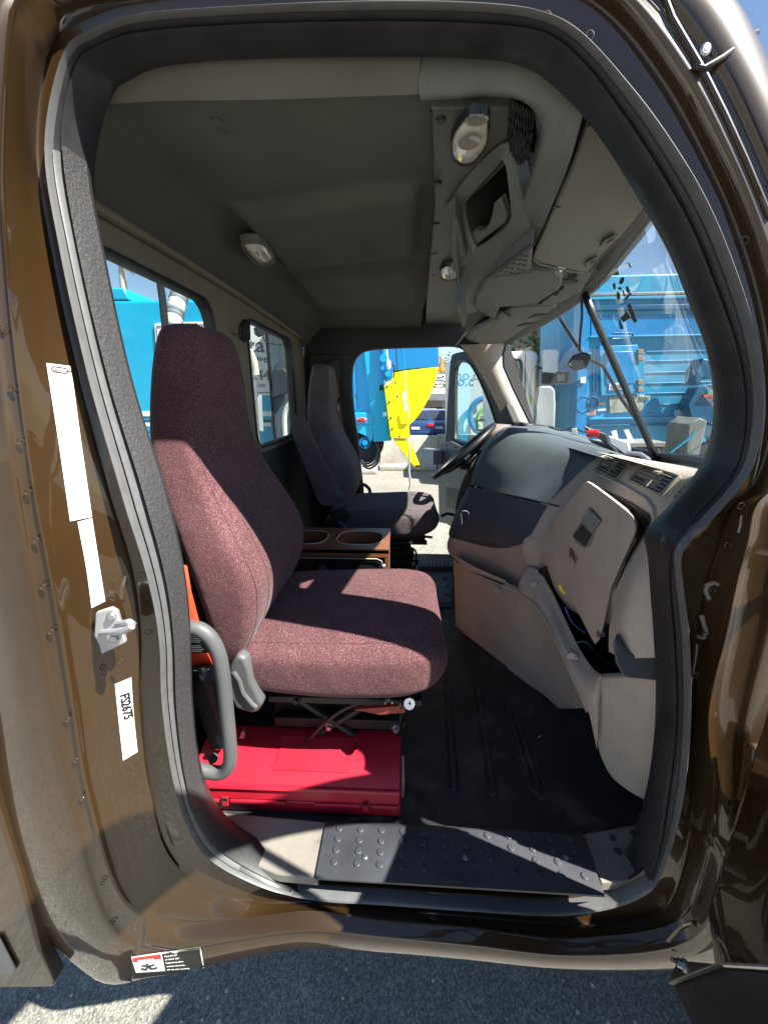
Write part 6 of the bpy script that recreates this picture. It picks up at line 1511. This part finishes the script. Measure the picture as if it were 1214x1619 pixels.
# ---- blue refuse truck seen through the windscreen
yr = 8.0
fr2 = thing('refuse_truck', 'faded blue refuse truck body with ribbed side and access door, through the windscreen', 'garbage truck', PY(1030, 760, yr) * V(1, 1, 0))
RP = lambda poly, dy=0.0: [PY(u, v, yr + dy) for u, v in poly]
def rp(name, poly, m, dy, depth, par=fr2, bev=.01): return obj(name, MB().prism(RP(poly, dy), (0, depth, 0)), m, par, bev=bev)
rp('body', [(921,470),(935,436),(990,434),(1240,428),(1300,428),(1300,700),(910,700)], BLUE3, 0, 2.4, bev=.03)
rp('front_edge', [(918,462),(934,462),(925,700),(908,700)], BLUE2, -.06, .3)
for v0, v1, m_ in ((463,468,GREYW), (469,474,BLUE3), (483,491,DKBLUE), (531,534,BLUE3), (661,664,BLUE3), (672,675,DKBLUE)):
    rp('side_rail', [(932,v0),(1300,v0-6),(1300,v1-6),(932,v1)], m_, -.08, .09)
for v in (556, 571, 589, 606, 622, 640, 653):
    obj('side_rib', MB().tube([PY(1022, v, yr - .01), PY(1300, v - 6, yr - .01)], .009, 6), BLUE3, fr2)
rp('lower_panel', [(934,500),(1300,494),(1300,528),(934,532)], BLUE2, -.03, .04)
dr_ = rp('access_door', [(947,547),(1008,545),(1012,622),(950,626)], BLUE3, -.07, .06)
rp('door_window', [(956,556),(1000,555),(1002,606),(958,608)], BLUE2, -.085, .02, dr_)
rp('door_notice', [(963,607),(988,604),(986,616),(962,617)], WHITE, -.09, .01, dr_, .002)
for k in range(4): rp('notice_line', [(966,608.5 + 2 * k),(983,607 + 2 * k),(983,607.8 + 2 * k),(966,609.3 + 2 * k)], INKG, -.1, .006, dr_, 0)
for v in (552, 562, 600, 612): rp('door_hinge', [(1008,v),(1017,v),(1017,v+8),(1008,v+8)], mat('rusty_hinge', (.3,.22,.14), .8) if v == 552 else MATS['rusty_hinge'], -.1, .05)
obj('grab_rail', MB().tube([PY(u, v, yr - .2) for u, v in ((968,527),(998,527),(1000,530),(996,535),(968,536))], .02, 6), DKBLUE, fr2)
for u in (937, 943): obj('hand_rail', MB().tube([PY(u, 550, yr - .2), PY(u - 1, 620, yr - .2)], .02, 6), DKBLUE, fr2)
for u, v, r in ((922,640,.16),(936,638,.13)): obj('round_vent', MB().tube([PY(u, v, yr - .05) + V(r * math.cos(a), 0, r * math.sin(a)) for a in np.linspace(0, 6.283, 21)[:-1]], .018, 6, closed=True), DKBLUE, fr2)
rp('flag_label', [(927,648),(941,646),(941,656),(927,657)], WHITE, -.03, .03, fr2, .001)
for k in range(3): rp('flag_stripe', [(932,649.5 + 2.6 * k),(941,648.6 + 2.6 * k),(941,649.6 + 2.6 * k),(932,650.5 + 2.6 * k)], RED, -.036, .004, fr2, 0)
rp('flag_canton', [(927,648),(932,647.4),(932,652),(927,652.4)], DKBLUE, -.036, .004, fr2, 0)
rp('maker_plate', [(945,647),(957,646),(957,649),(945,650)], WHITE, -.03, .02, fr2, .001)
rp('scuffed_plate', [(962,628),(1018,624),(1016,650),(964,654)], mat('scraped_plate', (.28,.3,.25), .8, noise=(6,.4)), -.04, .03)
rp('small_notice', [(917,597),(926,596),(926,606),(917,606)], WHITE, -.09, .02)
rp('dark_port', [(943,635),(956,634),(956,641),(944,642)], mat('rust_port', (.13,.12,.11), .8), -.03, .02)
mw = rp('model_plate', [(1011,626),(1027,625.5),(1026,632.5),(1011,633)], mat('pale_badge', (.4,.42,.4), .5), -.05, .04, fr2, .002)
for k in range(3): rp('badge_bar', [(1013+4.6*k,627.5),(1015.5+4.6*k,627.4),(1015.5+4.6*k,631.5),(1013+4.6*k,631.6)], INKG, -.06, .01, mw, 0)
# lift arms and machinery at its right end
mc = MB(); mc.prism(RP([(1100,585),(1112,566),(1122,570),(1128,590),(1122,600),(1112,596),(1104,610),(1098,604)], -.5), (0, .3, 0))
obj('lift_claw', mc, DKBLUE, fr2, bev=.02)
rp('lift_frame', [(1094,628),(1104,612),(1130,606),(1150,610),(1150,668),(1096,670),(1088,640)], DKBLUE, -.4, .3)
rp('lamp_plate', [(1118,618),(1131,618),(1131,624),(1118,624)], mat('green_lamp_face', (.03,.3,.2), .5), -.45, .05, fr2, .002)
rp('red_marker', [(1112,624),(1140,624),(1140,628),(1112,628)], RED, -.45, .05, fr2, .002)
rp('lower_frame', [(910,690),(1300,680),(1300,740),(910,740)], BLACKM, .1, 1.5)
for uu in (960, 1120, 1230): obj('wheel', MB().cyl(PY(uu, 740, yr) * V(1, 1, 0) + V(0, 0, .52), PY(uu, 740, yr + .4) * V(1, 1, 0) + V(0, 0, .52), .52, n=24), BLACKM, fr2)
# scrap bench in front of it
bh = thing('scrap_bench', 'cluttered grey bench with white papers below the blue truck', 'bench', PY(985, 760, 6.4) * V(1, 1, 0))
obj('bench_top', MB().prism([PY(u, v, 6.4) for u, v in ((930,702),(1060,700),(1060,706),(930,708))], (0, .7, 0)), mat('bench_grey', (.2,.2,.18), .8), bh)
for u in (940, 1000, 1050): obj('bench_leg', MB().cyl(PY(u, 706, 6.5), PY(u, 706, 6.5) * V(1, 1, 0), .04), GREYW, bh)
for q, lb_ in zip((((966,682),(974,680),(977,692),(970,694)), ((986,680),(993,679),(1000,692),(992,694)), ((962,698),(972,696),(974,702),(964,703)), ((990,694),(1001,693),(1003,699),(992,700))), ('tall white paper, left of the two upright sheets below the blue truck', 'tall white paper, right of the two upright sheets below the blue truck', 'low white sheet under the left upright paper', 'low white sheet under the right upright paper')):
    pp = obj('paper_sheet', MB().prism([PY(u, v, 6.35) for u, v in q], (0, .01, 0)), WHITE, None, off=PY(*q[0], 6.35)); tagp(pp, lb_, 'paper', 'papers on the scrap bench')
ds = thing('reflection_block', 'grey block standing for a pale glass reflection at the right below the lift arms', 'bin', PY(1090, 760, 5.6) * V(1, 1, 0))
obj('block_side', MB().prism([PY(u, v, 5.6) for u, v in ((1088,672),(1106,660),(1118,666),(1100,740),(1080,740))], (0, .5, 0)), mat('reflection_grey', (.16,.18,.165), .7), ds, bev=.02)  # solid block modelled in place of a pale reflection on the windscreen
obj('block_post', MB().cyl(PY(1118,690,5.5), PY(1130,740,5.5), .03), BLACKM, ds)
cbl = MB().tube(list(cat([PY(u, v, 5.2) for u, v in ((1050,726),(1062,714),(1080,700),(1092,690),(1098,678))], 20)), .012, 6)
tagp(obj('blue_cable', cbl, CYAN, None, off=PY(1050,726,5.2)), 'light blue cable running up to the lift arms', 'cable')
# ---- white truck cab left of it with mirror and board
wc = thing('white_truck', 'white truck cab with a dark side window, left in the windscreen', 'truck', PY(820, 740, 9.0) * V(1, 1, 0))
WP = lambda poly, dy=0.0: [PY(u, v, 9.0 + dy) for u, v in poly]
obj('cab', MB().prism(WP([(792,560),(800,556),(840,553),(850,556),(852,566),(848,590),(846,700),(792,700)]), (0, 2.2, 0)), WHT, wc, bev=.08, seg=4)
obj('side_window', MB().prism(WP([(800,572),(818,570),(823,576),(822,610),(816,615),(800,615)], -.02), (0, .03, 0)), mat('dusky_window', (.10,.14,.14), .15), wc, bev=.01)
obj('window_gasket', MB().tube(list(cat(WP([(799,571),(818,569),(824,576),(823,611),(817,616),(799,616)], -.02), 30, True)), .025, 6, closed=True), BLACKP, wc)
obj('grab_rail', MB().tube(WP([(842,575),(838,582),(833,615),(836,642),(842,640),(843,590)], -.12), .022, 8), WHT, wc)
obj('yellow_notice', MB().prism(WP([(835,628),(845,627),(845,636),(835,637)], -.02), (0, .02, 0)), YEL, wc)
obj('door_line', MB().tube(WP([(830,560),(829,690)], -.01), .012, 6), INKG, wc)
obj('mirror_head', MB().prism(WP([(859,554),(862,552),(882,552),(885,556),(882,586),(878,590),(860,588)], -.6), (0, .15, 0)), mat('white_mirror', (.65,.68,.68), .35), wc, bev=.03, seg=3)
mbd = obj('number_board', MB().prism(WP([(858,589),(898,588),(897,605),(857,607)], -.55), (0, .08, 0)), BLACKP, wc, bev=.01)
obj('board_plate', MB().prism(WP([(881,592),(893,591),(893,602),(881,603)], -.56), (0, .02, 0)), GREYW, mbd)

obj('mirror_arm', MB().tube(WP([(846,580),(862,584)], -.4), .025, 6), BLACKM, wc)
# lettering truck side seen in / through the far door glass
wt2 = thing('white_truck', 'white truck with a green and blue ring emblem, through the driver door glass', 'truck', PY(750, 740, 10.0) * V(1, 1, 0))
obj('side', MB().prism([PY(u, v, 12.0) for u, v in ((716,566),(800,560),(800,712),(716,712))], (0, 2.2, 0)), mat('silver_white', (.62,.66,.66), .5), wt2, bev=.05)
def arc(c, r, a0, a1, w, m, nm):
    P = [PY(c[0] + r * math.cos(a), c[1] + r * math.sin(a), 11.9) for a in np.linspace(a0, a1, 24)]; Q = [PY(c[0] + (r - w) * math.cos(a), c[1] + (r - w) * math.sin(a), 11.9) for a in np.linspace(a0, a1, 24)]
    obj(nm, MB().grid([P, Q]), m, wt2, solid=.02)
arc((772,658), 34, 1.9, 4.6, 9, BLUE2, 'emblem_ring'); arc((776,664), 24, 2.6, 5.2, 6, mat('emblem_green', (.25,.5,.06), .5), 'emblem_arc')
text('side_lettering', 'no.c', INKG, wt2, PY(719, 601, 11.95), V(1, 0, 0), V(0, 0, 1), .42, ext=.004)
obj('side_mirror', MB().tube(list(cat([PY(u, v, 11.0) for u, v in ((754,666),(764,664),(768,668),(767,678),(756,680),(753,674))], 24, True)), .03, 6, closed=True), BLACKM, wt2)
# ---- dark tree mass behind the white truck
tree('dark dense tree behind the white truck and the blue truck', tuple(PY(880, 690, 13.5) * V(1, 1, 0)), 5.2, 1.7, 5200, 21, .3)
rp2 = thing('shed', 'grey brown steel shed behind the white truck', 'shed', PY(880, 690, 15.5) * V(1, 1, 0))
obj('shed_wall', flat([(852,470),(924,460),(924,720),(852,720)], 15.5, 4), mat('shed_sheet', (.13,.125,.105), .8, noise=(2,.3)), rp2)
# ---- our own hood mirror, wiper, dash camera
hm = obj('hood_mirror', MB().prism([PY(u, v, 2.2) for u, v in ((843,690),(846,640),(850,614),(855,610),(870,610),(877,616),(878,640),(876,690))], (.03, .12, 0)), MIRG, truck, bev=.02, seg=4)
obj('mirror_post', MB().tube([PY(858,686,2.25), PY(860,720,2.25)], .02, 8), BLACKP, truck)
cm = thing('dash_camera', 'small black camera hanging on its cable from the windscreen divider', 'camera', PY(915, 572, 1.08))
obj('camera_body', MB().prism([PY(u, v, 1.08) for u, v in ((897,574),(905,562),(920,556),(934,558),(934,566),(928,580),(920,583),(908,584),(899,580))], (.02, .05, 0)), BLACKP, cm, bev=.008, seg=3)
obj('camera_hood', MB().prism([PY(u, v, 1.07) for u, v in ((896,577),(903,568),(920,569),(926,580),(910,586))], (.01, .02, 0)), GREYP, cm, bev=.004)
obj('camera_cable', MB().tube(list(cat([PY(u, v, 1.10) for u, v in ((919,466),(920,500),(917,530),(916,556))], 14)), .0045, 6), BLACKP, cm)
wp = obj('wiper_arm', MB().tube([wg_hit(u, v) + V(.05, 0, .02) for u, v in ((866,508),(905,570),(934,586),(965,640),(990,675))], .008, 6), BLACKM, truck)
